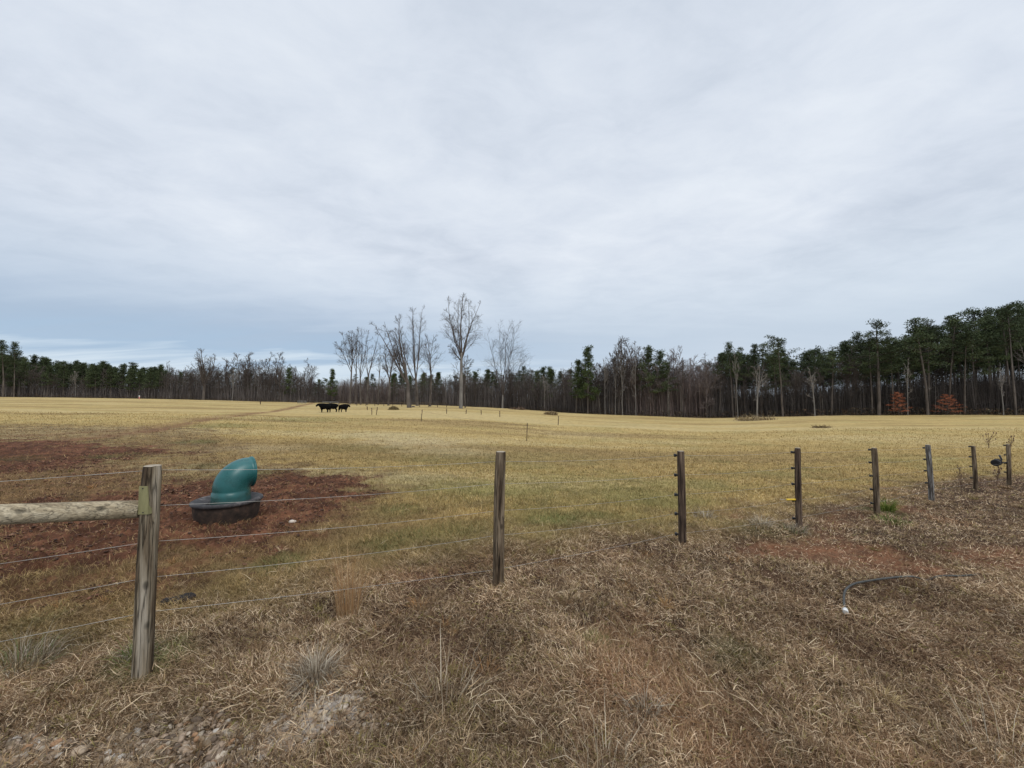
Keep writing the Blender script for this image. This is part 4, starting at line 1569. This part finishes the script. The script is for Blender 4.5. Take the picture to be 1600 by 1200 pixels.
rail_rot = rd
mb.build('rail', M_RAIL, root)
rp = MB()
rp.tube([Vector((.03, .01, 0)), Vector((-.02, 0, 0))], [.008, .008], 8)
rp.build('pin', M_BLACK, root)

# wires
WN = ['topmost', 'second', 'third', 'fourth', 'lowest']
for w in range(5):
    pts = []
    for k in range(8):
        B, axn, Hh, r, y = post_info[k]
        bx, by, tx, ty = POSTS[k][:4]
        py = WIRES[k][w]
        P = at_depth(bx + (tx - bx) * (by - py) / (by - ty), py, y)
        if k in INS:
            P = P + Vector((-.82, .57, 0)).normalized() * (r * .9 + .030)
        else:
            P = P + FN * (r * 1.02)
        pts.append(P)
    first = pts[0] + (pts[0] - pts[1]) * 1.0
    first.z = pts[0].z + [0.02, .0, 0, 0.0, -0.0][w]
    pts = [first] + pts
    full = []
    rr = random.Random(w)
    for a_, b_ in zip(pts, pts[1:]):
        for s_ in range(8):
            t = s_ / 8
            q = a_.lerp(b_, t)
            q.z -= .022 * 4 * t * (1 - t) * (1 if w < 4 else .5)
            full.append(q)
    full.append(pts[-1])
    # later spans are seen from farther off; same gauge all along
    mb = MB()
    mb.tube([q - full[0] for q in full], .0013, 6)
    o = mb.build('fence_wire', M_WIRE, None, loc=full[0])
    tag(o, '%s of the five wire strands running along the fence posts' % WN[w], 'fence wire', 'strands of the pasture fence')

# yellow handle on the fourth strand by the dark post
P = at_depth(1243, 780.5, DEPTHS[3])
root = empty('gate_handle', P)
tag(root, 'yellow spring handle hooked on by the dark fence post', 'handle')
mb = MB()
d_ = Vector((-1, -.12, .02)).normalized()
L_h = 16 / 620 * DEPTHS[3]
mb.tube([d_ * (L_h * t) for t in (0, .1, .2, .5, .8, 1)], [.010, .015, .013, .0125, .014, .011], 10)
mb.build('grip', M_YEL, root)
mb = MB()
mb.tube([d_ * L_h, d_ * (L_h * 1.5), d_ * (L_h * 1.62) + Vector((0, 0, .012))], .004, 6)
mb.build('hook', M_WIRE, root)
mb = MB()
mb.tube([Vector((0, 0, 0)), d_ * -.03], .007, 8)
mb.build('eye', M_BLACK, root)

# black reel held out from the last post
P = at_depth(1557, 722.5, DEPTHS[7])
root = empty('wire_reel', P)
tag(root, 'black fence wire reel held out on an arm from the farthest post', 'reel')
sc = DEPTHS[7] / 620
mb = MB()
rx = .11
axr = Vector((.35, -.35, 1)).normalized()
axr = Vector((.88, .42, .10)).normalized()
mb = MB()
for zz in (-.075, .062):
    c = axr * zz
    mb.tube([c - axr * .004, c, c + axr * .010, c + axr * .014], [.070, .086, .086, .072], 28)
mb.build('flange', M_BLACK, root)
mb = MB()
mb.tube([axr * -.076, axr * -.06, axr * .06, axr * .074], [.03, .072, .072, .03], 24)
mb.build('drum', M_BLACK, root)
mb = MB()
mb.tube([Vector((rx * .8, 0, 0)), Vector((rx * .8 + .13, .02, -.01)), Vector((18 * sc, .0, -.0))], [.016, .016, .018], 8)
mb.build('arm', M_BLACK, root)
mb = MB()
mb.tube([Vector((rx * .9, 0, .01)), Vector((rx * 1.25, 0, .075)), Vector((rx * .75, 0, .19))], [.018, .02, .018], 8)
mb.build('crank_handle', M_BLACK, root)

# ------------------------------------------------------------------ waterer: tyre ring with a green elbow hood
M_TEAL, nt, b = material('teal_plastic', 0.38, 0.45)
nz = noise_tex(nt, 5, 6, .6)
r_ = ramp(nt, [(0.3, (0.007, 0.078, 0.076)), (0.7, (0.014, 0.122, 0.122))], nz)
# mud splashed round the foot
tcn = nn(nt, 'ShaderNodeTexCoord')
sp_ = nn(nt, 'ShaderNodeSeparateXYZ')
nt.links.new(tcn.outputs['Object'], sp_.inputs[0])
hn = math_n(nt, 'ADD', sp_.outputs[2], math_n(nt, 'MULTIPLY', nz, .35))
mask = ramp(nt, [(0.20, .55), (.36, .15), (0.7, .04), (1.0, 0.0)], hn)
cc = mixrgb(nt, mask.outputs[0], r_.outputs[0], (0.045, 0.040, 0.026))
nt.links.new(cc, b.inputs['Base Color'])
rr_ = ramp(nt, [(0.35, 0.22), (0.65, 0.42)], nz)
nt.links.new(rr_.outputs[0], b.inputs['Roughness'])
bump(nt, b, nz, .15, .01)
M_RUB, nt, b = material('tyre_rubber', 0.75, 0.3)
nz = noise_tex(nt, 9, 7, .65)
r_ = ramp(nt, [(0.3, (0.022, 0.022, 0.024)), (0.52, (0.050, 0.047, 0.048)), (0.70, (0.14, 0.125, 0.118))], nz)
nt.links.new(r_.outputs[0], b.inputs['Base Color'])
bump(nt, b, nz, .4, .01)
M_TREAD = simple('muddy_tread', [(0.3, (0.022, 0.017, 0.014)), (0.55, (0.050, 0.034, 0.026)), (0.75, (0.12, 0.070, 0.046))], 10, .9, detail=7, bs=.6)

C0 = at_depth(356, 779, 6.0)
gz = float(zg(C0.x, C0.y)[0])
top_z = C0.z - gz
root = empty('cattle_waterer', (C0.x, C0.y, gz))
tag(root, 'teal elbow-shaped plastic hood standing on a black muddy tyre ring', 'waterer')
R_ = .428
rnd = random.Random(2)
mb = MB()
mb.lathe([(R_ * .86, -.08), (R_ * .88, .0), (R_ * .94, top_z * .3), (R_ * .965, top_z * .6), (R_ * .965, top_z * .84), (R_ * .955, top_z * .86)], 64, .012, rnd)
mb.build('tread', M_TREAD, root)
mb = MB()
mb.lathe([(R_ * .95, top_z * .82), (R_ * 1.02, top_z * .84), (R_ * 1.055, top_z * .90), (R_ * 1.05, top_z * .98), (R_ * .99, top_z * 1.03), (R_ * .93, top_z * 1.02), (R_ * .80, top_z * .95), (R_ * .66, top_z * .86), (R_ * .6, top_z * .8), (R_ * .58, top_z * .55), (0.001, top_z * .5)], 64)
mb.build('tyre_ring', M_RUB, root)
# hood: circles swept along a bending axis from a wide foot to a mouth facing right
m2px = 6.0 / 620
hz = top_z * .82
bx0 = at_depth(361, 785, 6.0).x - C0.x
prof = []   # (x, z of ring centre, tilt deg, half width in the plane, half depth)
for zz, ww in ((0, .254), (.03, .252), (.05, .249), (.10, .247), (.16, .246), (.166, .239), (.19, .240)):
    prof.append((.246 - ww if zz > .1 else 0, zz, 0, ww, ww))
PX_, PZ_ = .240, .205
for q in range(1, 15):
    th = 90 * q / 14
    D = .480 - .045 * (q / 14) ** 1.2
    prof.append((PX_ - math.cos(math.radians(th)) * D / 2, PZ_ + math.sin(math.radians(th)) * D / 2, th, D / 2, .240 - .020 * q / 14))
lx, lz = prof[-1][0], prof[-1][1]
prof += [(lx + .002, lz, 90, .228, .230), (lx + .024, lz, 90, .228, .230), (lx + .026, lz, 90, .210, .212)]
mb = MB()
n = 48
yaw = math.radians(50)
prev = None
for (cx, cz, tl, hw_, hd) in prof:
    t = math.radians(tl)
    xa = Vector((math.cos(t), 0, -math.sin(t)))
    ya = Vector((0, 1, 0))
    i0 = len(mb.v)
    for q in range(n):
        a = 2 * PI * q / n
        p = Vector((cx, 0, cz)) + xa * (math.cos(a) * hw_) + ya * (math.sin(a) * hd)
        p = Matrix.Rotation(yaw, 3, 'Z') @ p
        mb.v.append(p)
    if prev is not None:
        mb.bridge(prev, i0, n)
    prev = i0
# inner wall of the mouth, so it reads as a hollow shell
for (cx, cz, tl, hw_, hd) in [(.19, .43, 80, .19, .19), (.08, .36, 50, .20, .20), (.01, .24, 10, .21, .21)]:
    t = math.radians(tl)
    xa = Vector((math.cos(t), 0, -math.sin(t)))
    i0 = len(mb.v)
    for q in range(n):
        a = 2 * PI * q / n
        p = Vector((cx, 0, cz)) + xa * (math.cos(a) * hw_) + Vector((0, 1, 0)) * (math.sin(a) * hd)
        mb.v.append(Matrix.Rotation(yaw, 3, 'Z') @ p)
    mb.bridge(prev, i0, n)
    prev = i0
mb.build('elbow_hood', M_TEAL, root, loc=(bx0 + .0, 0, hz))

# ------------------------------------------------------------------ hose on the ground
M_HOSE = simple('grey_pipe', [(0.3, (0.025, 0.025, 0.023)), (0.6, (0.060, 0.060, 0.054)), (0.8, (0.14, 0.135, 0.12))], 10, .6, .4, bs=.2)
M_CAP = simple('white_plastic', [(0.3, (0.6, 0.6, 0.58)), (0.7, (0.78, 0.78, 0.75))], 10, .5, .4, bs=0)
hp = [(1321, 958), (1319, 948), (1320, 938), (1326, 928), (1338, 921), (1360, 917), (1395, 914), (1425, 911), (1448, 910), (1465, 911), (1482, 910), (1505, 907), (1530, 903)]
P = []
for (a_, b_) in hp:
    q = gp(a_, b_)
    q.z = float(zg(q.x, q.y)[0]) + .044
    P.append(q)
P[7].z -= .0
P[8].z -= .022
P[-1].z -= .02
P[1].z += .02
P[2].z += .035
P[3].z += .02
dense = []
for i in range(len(P) - 1):
    p0, p1, p2, p3 = P[max(i - 1, 0)], P[i], P[i + 1], P[min(i + 2, len(P) - 1)]
    for s_ in range(6):
        t = s_ / 6
        dense.append(0.5 * ((2 * p1) + (-p0 + p2) * t + (2 * p0 - 5 * p1 + 4 * p2 - p3) * t * t + (-p0 + 3 * p1 - 3 * p2 + p3) * t ** 3))
dense.append(P[-1])
root = empty('water_hose', P[0])
tag(root, 'grey poly pipe with a white end lying bent in the dead grass', 'hose')
mb = MB()
mb.tube([q - P[0] for q in dense], .009, 12)
mb.build('pipe', M_HOSE, root)
mb = MB()
dv = (dense[0] - dense[2]).normalized()
mb.tube([Vector((0, 0, 0)) - dv * .012, dv * .03, dv * .033], [.020, .020, .016], 14)
mb.build('end_cap', M_CAP, root)

# ------------------------------------------------------------------ tufts and weeds
def tuft(px, py, n, h, spread, cols, label, name='grass_tuft', seed=0, stiff=0.0, wd=(.0025, .004), cat='grass tuft', r0=.03, curl=(10, 80), group=None):
    rs = np.random.RandomState(seed + 900)
    p = gp(px, py)
    z0 = float(zg(p.x, p.y)[0])
    a = rs.uniform(0, 2 * PI, n)
    rr = rs.rand(n) ** .6 * r0
    P_ = np.stack([np.cos(a) * rr, np.sin(a) * rr, np.full(n, -.01)], 1)
    el = np.radians(90 - np.abs(rs.normal(0, spread, n)))
    ln = h * (.45 + .6 * rs.rand(n))
    w = rs.uniform(wd[0], wd[1], n)
    cu = np.radians(rs.uniform(curl[0], curl[1], n)) * (1 - stiff)
    pal = np.array(cols)
    c = pal[rs.randint(0, len(pal), n)] * (.75 + .5 * rs.rand(n))[:, None]
    V, T, C = blades(P_, a + rs.normal(0, .35, n), el, ln, w, cu, c)
    o = link_mesh(name, np_mesh(name, V, tris=T, mat=M_GRASS, col=C), None, (p.x, p.y, z0))
    tag(o, label, cat, group)
    return o


GREY = [(.36, .30, .22), (.46, .40, .31), (.25, .20, .14), (.15, .11, .075)]
STRAW = [(.52, .45, .34), (.42, .35, .25), (.33, .25, .16)]
ORG = [(.42, .20, .07), (.36, .17, .07), (.48, .27, .11)]
GRN = [(.09, .14, .035), (.15, .19, .05), (.28, .27, .11)]
tuft(492, 1068, 520, .30, 42, GREY, 'big grey clump of dead bunchgrass in front of the pale gravel', seed=1, r0=.07, wd=(.003, .0045))
tuft(692, 1095, 90, .40, 72, STRAW, 'flattened clump of thick straw-coloured stalks right of the gravel', seed=2, r0=.16, wd=(.002, .0042), curl=(-10, 40))
tuft(948, 1198, 80, .30, 38, STRAW, 'upright fan of pale stalks at the bottom edge, centre right', seed=3, r0=.12, wd=(.002, .0035), curl=(-10, 45))
tuft(1008, 1108, 200, .20, 50, GREY, 'small grey rosette of dead grass above the upright stalk fan', seed=4, r0=.05)
tuft(1378, 1094, 160, .16, 40, [(.50, .38, .19), (.42, .31, .15)], 'light golden tuft in the lower right foreground', seed=5, r0=.05)
tuft(1560, 1190, 60, .36, 50, STRAW, 'tall loose stalks at the bottom right corner', seed=6, r0=.2, wd=(.002, .0035), curl=(0, 50))
tuft(30, 1045, 420, .30, 45, GREY + [(.14, .16, .07)], 'shaggy greenish-grey clump left of the corner post', seed=7, r0=.16)
tuft(212, 1035, 260, .20, 38, GREY + GRN[:2], 'tangle of dark green and grey grass round the foot of the corner post', seed=8, r0=.06)
tuft(545, 955, 190, .66, 9, [(.42, .24, .11), (.34, .21, .11), (.52, .36, .20)], 'tall thin orange broomsedge clump behind the lowest wire', 'broomsedge', seed=9, r0=.09, stiff=.7, wd=(.002, .0032), cat='grass clump')
tuft(1386, 797, 260, .30, 22, [(.16, .21, .04), (.25, .27, .07), (.11, .17, .035)], 'bright green tuft at the foot of the brown post', seed=10, r0=.10, wd=(.006, .010))
tuft(1392, 815, 240, .16, 45, GRN, 'low green weeds in front of the brown post', seed=11, r0=.22, wd=(.006, .010))
tuft(1243, 832, 200, .20, 35, GREY + GRN[:1], 'ragged grass round the foot of the dark post', seed=12, r0=.12, wd=(.004, .007))
tuft(1190, 825, 200, .22, 40, STRAW, 'pale straw clump left of the dark post', seed=13, r0=.12, wd=(.004, .007))
tuft(655, 945, 70, .16, 35, ORG + [(.5, .38, .22)], 'little orange-tan tuft beside the dark hollow', seed=14, r0=.05)
tuft(1040, 945, 110, .11, 40, [(.52, .33, .15), (.45, .26, .11)], 'small orange tuft in the middle foreground', seed=15, r0=.04)
tuft(855, 1060, 60, .09, 40, [(.48, .28, .11)], 'tiny orange tuft nearest the bottom centre', seed=16, r0=.03)
tuft(957, 1060, 60, .08, 40, [(.50, .33, .15)], 'tiny tan tuft right of the tiny orange one', seed=17, r0=.03)
tuft(1100, 808, 180, .20, 40, GREY, 'grey clump between the dark posts, left of the small red bare spot', seed=18, r0=.15, wd=(.005, .008))


def weed(px, py, toppy, label, seed, wpx=14, thick=.006, head=True, group=None):
    rnd = random.Random(seed)
    p = gp(px, py)
    z0 = float(zg(p.x, p.y)[0])
    H = at_depth(px, toppy, p.y).z - z0
    W = wpx / 620 * p.y
    tm = TreeMesh()
    st = limb(rnd, tm, Vector((0, 0, -.02)), Vector((rnd.gauss(0, .08), 0, 1)).normalized(), H, thick, thick * .5, 5, 6, .03, .02)
    for k in range(9):
        s_, d_ = along(st, .3 + .65 * rnd.random())
        b = limb(rnd, tm, s_, rdir(rnd, d_, math.radians(rnd.uniform(20, 50))), W * rnd.uniform(.3, .8), thick * .6, thick * .3, 3, 3, .1, .1)
        if head:
            limb(rnd, tm, b[-1], Vector((0, 0, 1)), thick * 4, thick * 1.6, thick * .8, 4, 2, .1, 0)
    o = link_mesh('dead_weed', tm.mesh('dead_weed', M_WEED), None, (p.x, p.y, z0))
    tag(o, label, 'weed', group)


M_WEED = simple('weed_stalk', [(0.3, (.10, .06, .04)), (.7, (.20, .13, .085))], 20, .9, bs=0)
weed(982, 858, 836, 'short dark seed-headed weed between the second and third posts', 1, 10)
weed(1557, 760, 728, 'dead weed stalk under the black reel', 2, 12, .012)
weed(1498, 762, 730, 'thin dead weed stalk left of the last two posts', 3, 12, .008)
weed(1502, 770, 748, 'low dead weed just below the thin stalk', 4, 14, .008)
weed(604, 968, 935, 'single white bare stalk standing by the dark hollow', 5, 3, .006, False)
weed(1545, 700, 688, 'dark weed cluster out in the right of the field', 6, 20, .02)
weed(1580, 698, 688, 'dark weed cluster at the right edge of the field', 7, 14, .02)

# dark clump of manure behind the corner post, pale stone by the waterer
M_DUNG = simple('manure', [(0.3, (0.006, 0.005, 0.004)), (0.7, (0.026, 0.017, 0.013))], 14, .8, .3, detail=7, bs=.8, bd=.02)
p = gp(276, 943)
me = bpy.data.meshes.new('dung_pile')
vv = []
ff = []
rs = np.random.RandomState(3)
for q in range(9):
    o_ = np.array([rs.uniform(-.11, .11), rs.uniform(-.05, .05), rs.uniform(0, .02)])
    s_ = rs.uniform(.035, .055)
    f0 = len(vv)
    for v in IV:
        v = v * (1 + .3 * (rs.rand() - .5)) * np.array([s_ * 1.3, s_, s_ * .65]) + o_
        vv.append(tuple(v))
    ff += [tuple(f0 + i for i in t) for t in IF]
me.from_pydata(vv, [], ff)
me.materials.append(M_DUNG)
me.polygons.foreach_set('use_smooth', [True] * len(me.polygons))
tag(link_mesh('dung_pile', me, None, (p.x, p.y, float(zg(p.x, p.y)[0]) + .01)), 'dark heap of dung on the mud right of the corner post', 'dung')


def rock(px, py, size, col, label, seed, name='rock', flat=.6):
    rs = np.random.RandomState(seed)
    p = gp(px, py)
    z0 = float(zg(p.x, p.y)[0])
    V = IV * (1 + .35 * (rs.rand(len(IV), 1) - .5)) * np.array([size * 1.2, size * .9, size * flat])
    me = np_mesh(name, V, tris=IF, smooth=True)
    me.materials.append(simple('stone_%d' % seed, [(0.3, tuple(c * .75 for c in col)), (.7, col)], 3 / size, .9, bs=.4))
    tag(link_mesh(name, me, None, (p.x, p.y, z0 + size * .25)), label, 'rock')


rock(457, 816, .045, (.60, .52, .44), 'small pale stone on the mud right of the tyre ring', 1)
rock(190, 1196, .025, (.52, .40, .28), 'orange-tan pebble at the bottom edge, left', 2)
rock(120, 1188, .03, (.45, .35, .25), 'large tan pebble in the gravel at the bottom left', 3)
rock(447, 1150, .026, (.55, .42, .28), 'yellowish stone at the lower end of the pale gravel', 4)
rock(640, 633, .9, (.16, .12, .11), 'dark stone lying left of the big forked tree', 5, flat=.5)
rock(673, 633, .6, (.14, .11, .10), 'low dark stone lying right of the big forked tree', 6, flat=.5)
rock(646, 636, .35, (.10, .08, .08), 'smaller dark stone in front of the one left of the big forked tree', 7, flat=.7)


# ------------------------------------------------------------------ brush heaps
def heap(px, py, wpx, hpx, cols, label, seed, name='brush_heap', n=2600, cat='brush pile'):
    rs = np.random.RandomState(seed)
    p = gp(px, py)
    z0 = float(zg(p.x, p.y)[0])
    W = wpx / 620 * p.y / 2
    Hh = hpx / 620 * p.y
    a = rs.uniform(0, 2 * PI, n)
    r = rs.rand(n) ** .6
    env = np.sqrt(np.clip(1 - r ** 2, 0, 1)) * (.65 + .5 * vnoise(np.cos(a) * r * 3, np.sin(a) * r * 3, 1.0, seed))
    P_ = np.stack([np.cos(a) * r * W, np.sin(a) * r * W * .7, rs.rand(n) * env * Hh * .8 - .05], 1)
    pal = np.array(cols)
    c = pal[rs.randint(0, len(pal), n)] * (.6 + .6 * rs.rand(n))[:, None]
    V, T, C = blades(P_, rs.uniform(0, 2 * PI, n), np.radians(rs.uniform(-10, 70, n)), W * rs.uniform(.25, .55, n), np.full(n, p.y * .0013), np.radians(rs.uniform(0, 60, n)), c)
    o = link_mesh(name, np_mesh(name, V, tris=T, mat=M_GRASS, col=C), None, (p.x, p.y, z0))
    tag(o, label, cat)


heap(615, 640.5, 15, 6.5, [(.26, .20, .10), (.19, .14, .07), (.32, .25, .13)], 'rounded brown heap of old hay right of the cattle', 5, 'hay_heap', n=1400, cat='hay')
heap(860, 648, 22, 6, [(.26, .19, .10), (.32, .24, .13), (.18, .12, .07)], 'low twiggy brown bush out on the crest, right of the tall trees', 6, n=420)
heap(902, 640, 14, 6, [(.36, .27, .13), (.28, .20, .09)], 'tan dry brush at the wood edge below the bright green pine', 7)
heap(1122, 648, 40, 9, [(.07, .09, .035), (.12, .11, .05)], 'low green-brown thicket at the foot of the wood where the pines begin', 8)
heap(925, 645, 12, 3.5, [(.36, .27, .13)], 'second tan patch of dry brush along the wood edge', 9)
heap(1180, 657, 60, 1.6, [(.22, .16, .09), (.30, .23, .13)], 'thin line of brown weeds in the right of the field, nearer the middle', 10, 'weed_patch', 420, 'weeds')
heap(1285, 669, 30, 1.0, [(.20, .145, .08), (.26, .19, .10)], 'dark weedy patch lying in the right-hand field', 11, 'weed_patch', 260, 'weeds')
heap(808, 640, 24, 2.2, [(.20, .14, .10)], 'dark strip of low brush right of the rounded bare tree', 12, 'weed_patch', 260, 'weeds')

# ------------------------------------------------------------------ step-in posts of the temporary fence
M_TPOST = simple('rusty_steel', [(0.3, (0.030, 0.022, 0.020)), (0.7, (0.085, 0.050, 0.036))], 6, .8, bs=.2)
TP = [(823, 690, 824, 661, 'nearest and tallest thin post out in the middle of the field'),
      (872, 664, 873, 650, 'thin post right of the nearest one, below the twiggy bush'),
      (658, 658, 660, 640, 'thin post in front of the big forked tree'),
      (581, 648, 581, 637, 'left one of the two close thin posts right of the cattle'),
      (588, 648, 590, 636, 'leaning right one of the two close thin posts right of the cattle'),
      (698, 646, 698, 638.5, 'short thin post left of the tall straight tree'),
      (728, 647, 729, 640, 'short thin post right of the tall straight tree'),
      (781, 652, 781, 642, 'faint thin post below the rounded bare tree'),
      (752, 648, 752, 641, 'thin post between the tall straight and the rounded tree'),
      (574, 641, 574, 635, 'small thin post farther off, left of the close pair'),
      (407, 632, 407, 625, 'thin dark post on the crest near the end of the track')]
wp = []
for (bx, by, tx, ty, lab) in TP:
    p = gp(bx, by)
    t = at_depth(tx, ty, p.y)
    root = empty('thin_post', p)
    tag(root, lab, 'fence post', 'thin posts of the temporary fence')
    w = max(.022, p.y * .0009)
    mb = MB()
    d_ = t - p
    mb.tube([d_ * -.05, d_ * .5, d_], [w, w * .95, w * .9], 6)
    mb.build('shaft', M_TPOST, root)
    mb = MB()
    for s_ in (.55, .9):
        q = d_ * s_
        mb.tube([q + Vector((-w * .5, -w, 0)), q + Vector((-w * 2.4, -w, .01))], w * .6, 5)
    mb.build('clip', M_BLACK, root)
    wp.append((p, t))
# one polywire along the near thin posts
seq = [wp[0], wp[1]]
for a_, b_, lab in ((2, 0, 'fine wire strung in the field left of the nearest thin post'), (0, 1, 'fine wire strung in the field right of the nearest thin post')):
    A = wp[a_][0].lerp(wp[a_][1], .85)
    Bq = wp[b_][0].lerp(wp[b_][1], .85)
    mb = MB()
    mb.tube([(A.lerp(Bq, t) - A) + Vector((0, 0, -.1 * 4 * t * (1 - t))) for t in [i / 10 for i in range(11)]], .004, 5)
    tag(mb.build('field_wire', M_TPOST, None, loc=A), lab, 'fence wire')

# ------------------------------------------------------------------ far gate, far fence, marker
M_GATE = simple('galvanised_gate', [(0.3, (0.16, 0.16, 0.15)), (0.7, (0.28, 0.28, 0.27))], 4, .6, .4, bs=0)


def far_gate(px0, px1, d, pyb, pyt, label):
    A = at_depth(px0, pyb, d)
    Bq = at_depth(px1, pyb, d)
    A.z = float(zt(A.x, A.y))
    Bq.z = float(zt(Bq.x, Bq.y))
    Hh = at_depth(px0, pyt, d).z - A.z
    Hh = min(max(Hh, .8), 1.0)
    root = empty('farm_gate', A)
    tag(root, label, 'gate')
    e = Bq - A
    mb = MB()
    mb.tube([Vector((0, 0, .15)), Vector((0, 0, Hh)), e + Vector((0, 0, Hh)), e + Vector((0, 0, .15)), Vector((0, 0, .15))], .06, 6)
    mb.build('gate_frame', M_GATE, root)
    mb = MB()
    for s_ in (.35, .68):
        mb.tube([Vector((0, 0, Hh * s_)), e + Vector((0, 0, Hh * s_))], .04, 5)
    mb.build('gate_rails', M_GATE, root)
    mb = MB()
    for q in (0, .5, 1):
        mb.tube([e * q + Vector((0, .08, -.3)), e * q + Vector((0, .08, Hh + .1))], .08, 6)
    mb.build('gate_posts', M_GATE, root)


far_gate(504, 528, 135, 628, 621, 'low grey tube gate panel at the foot of the woods behind the cattle')
far_gate(465, 478, 150, 626, 620, 'smaller pale rail panel left of the grey gate at the wood edge')
# rail fence running along the far crest
k = 0
pp = []
for px in range(530, 705, 14):
    d = 118 - (px - 530) * .06
    x = (px - 800) / 620 * d
    z = float(zt(x, d))
    pp.append(Vector((x, d, z)))
root = empty('board_fence', pp[0])
tag(root, 'long low brown fence along the far crest behind the tall bare trees', 'fence')
for q in pp:
    mb = MB()
    mb.tube([q - pp[0] + Vector((0, 0, -.2)), q - pp[0] + Vector((0, 0, 1.25))], [.09, .08], 6)
    mb.build('post', M_TPOST, root)
for h in (.55, 1.1):
    mb = MB()
    mb.tube([q - pp[0] + Vector((0, -.05, h)) for q in pp], .05, 5)
    mb.build('rail', M_POST, root)

M_PINK = simple('pink_marker', [(0.3, (.55, .22, .22)), (.7, (.70, .36, .34))], 3, .7, bs=0)
d = 170
x = (218 - 800) / 620 * d
z = float(zt(x, d))
root = empty('marker', (x, d, z))
tag(root, 'small pink and white marker post standing far left on the field crest', 'marker')
mb = MB()
mb.tube([Vector((0, 0, -.2)), Vector((0, 0, .7)), Vector((0, 0, 1.0))], [.22, .20, .12], 10)
mb.build('marker_body', M_PINK, root)
mb = MB()
mb.lathe([(0.001, .95), (.2, 1.0), (.27, 1.2), (.2, 1.42), (0.001, 1.5)], 12)
mb.build('marker_ball', M_CAP, root)

# ------------------------------------------------------------------ cattle
M_COW = simple('black_hide', [(0.3, (0.002, 0.002, 0.0022)), (0.7, (0.005, 0.0045, 0.0045))], 3, .85, .08, bs=.2)
M_MUZ = simple('muzzle', [(0.3, (0.02, 0.02, 0.02)), (0.7, (0.035, 0.033, 0.032))], 3, .5, .4, bs=0)


def cow_mesh(seed, head_z, head_side, step):
    """one skin: spine, legs, neck and head, grown from a joint graph (x forward)"""
    V = []
    E = []
    Rr = []

    def add(p, r, parent=None):
        V.append(p)
        Rr.append(r)
        if parent is not None:
            E.append((parent, len(V) - 1))
        return len(V) - 1
    hip = add((-.56, 0, 1.02), (.36, .40))
    mid = add((-.10, 0, .96), (.44, .50), hip)
    chest = add((.36, 0, .98), (.38, .48), mid)
    neck = add((.68, head_side * .08, 1.10 + (head_z - 1.1) * .4), (.26, .33), chest)
    poll = add((1.00, head_side * .22, head_z + .06), (.17, .19), neck)
    face = add((1.16, head_side * .30, head_z - .10), (.15, .16), poll)
    add((1.32, head_side * .36, head_z - .26), (.12, .12), face)
    rump = add((-.80, 0, 1.06), (.28, .28), hip)
    t1 = add((-.97, .0, 1.05), (.035, .035), rump)
    t2 = add((-1.02, 0, .75), (.028, .028), t1)
    add((-1.03, 0, .45), (.05, .05), t2)
    for s in (-1, 1):
        f = step * s * .10
        sh = add((.42, s * .17, .72), (.17, .20), chest)
        kn = add((.44 + f, s * .19, .40), (.095, .10), sh)
        fe = add((.43 + f, s * .19, .12), (.07, .07), kn)
        add((.46 + f, s * .19, .02), (.062, .058), fe)
        st = add((-.62, s * .18, .78), (.19, .25), hip)
        sf = add((-.52 - f, s * .20, .56), (.13, .16), st)
        hk = add((-.72 - f, s * .20, .38), (.08, .09), sf)
        fe = add((-.67 - f, s * .20, .12), (.068, .068), hk)
        add((-.63 - f, s * .20, .02), (.060, .056), fe)
    me = bpy.data.meshes.new('cow_skel')
    me.from_pydata(V, E, [])
    o = bpy.data.objects.new('cow_skel', me)
    COL.objects.link(o)
    m = o.modifiers.new('skin', 'SKIN')
    m.use_smooth_shade = True
    for i, r in enumerate(Rr):
        me.skin_vertices[0].data[i].radius = r
        me.skin_vertices[0].data[i].use_root = (i == 0)
    s_ = o.modifiers.new('sub', 'SUBSURF')
    s_.levels = 2
    s_.render_levels = 2
    dg = bpy.context.evaluated_depsgraph_get()
    res = bpy.data.meshes.new_from_object(o.evaluated_get(dg))
    res.name = 'body'
    res.materials.clear()
    res.materials.append(M_COW)
    res.polygons.foreach_set('use_smooth', [True] * len(res.polygons))
    bpy.data.objects.remove(o)
    return res


def cow(px, py, d, rz, sc, hz, hs, step, label, seed):
    p = gp(px, py)
    root = empty('cow', (p.x, p.y, float(zg(p.x, p.y)[0])), rz)
    root.scale = (sc * .9,) * 3
    tag(root, label, 'cow', 'black cattle in the field')
    link_mesh('body', cow_mesh(seed, hz, hs, step), root)
    for s in (-1, 1):
        mb = MB()
        b0 = Vector((.97, hs * .22 + s * .10, hz + .10))
        e = Vector((-.03, s * .20, .03))
        mb.tube([b0, b0 + e * .4, b0 + e * .8, b0 + e], [.03, .055, .045, .012], 8)
        mb.build('ear', M_COW, root)


cow(507, 645, 60, math.radians(236), 1.10, 1.20, -0.3, 1, 'black cow on the left, turned left with its head up', 1)
cow(518.5, 644.2, 60, math.radians(222), 1.12, 1.12, .3, -1, 'black cow in the middle, broad body seen nearly end on', 2)
cow(537, 644.5, 60, math.radians(58), 1.0, 1.15, .2, 1, 'black cow on the right, standing apart with daylight under it', 3)
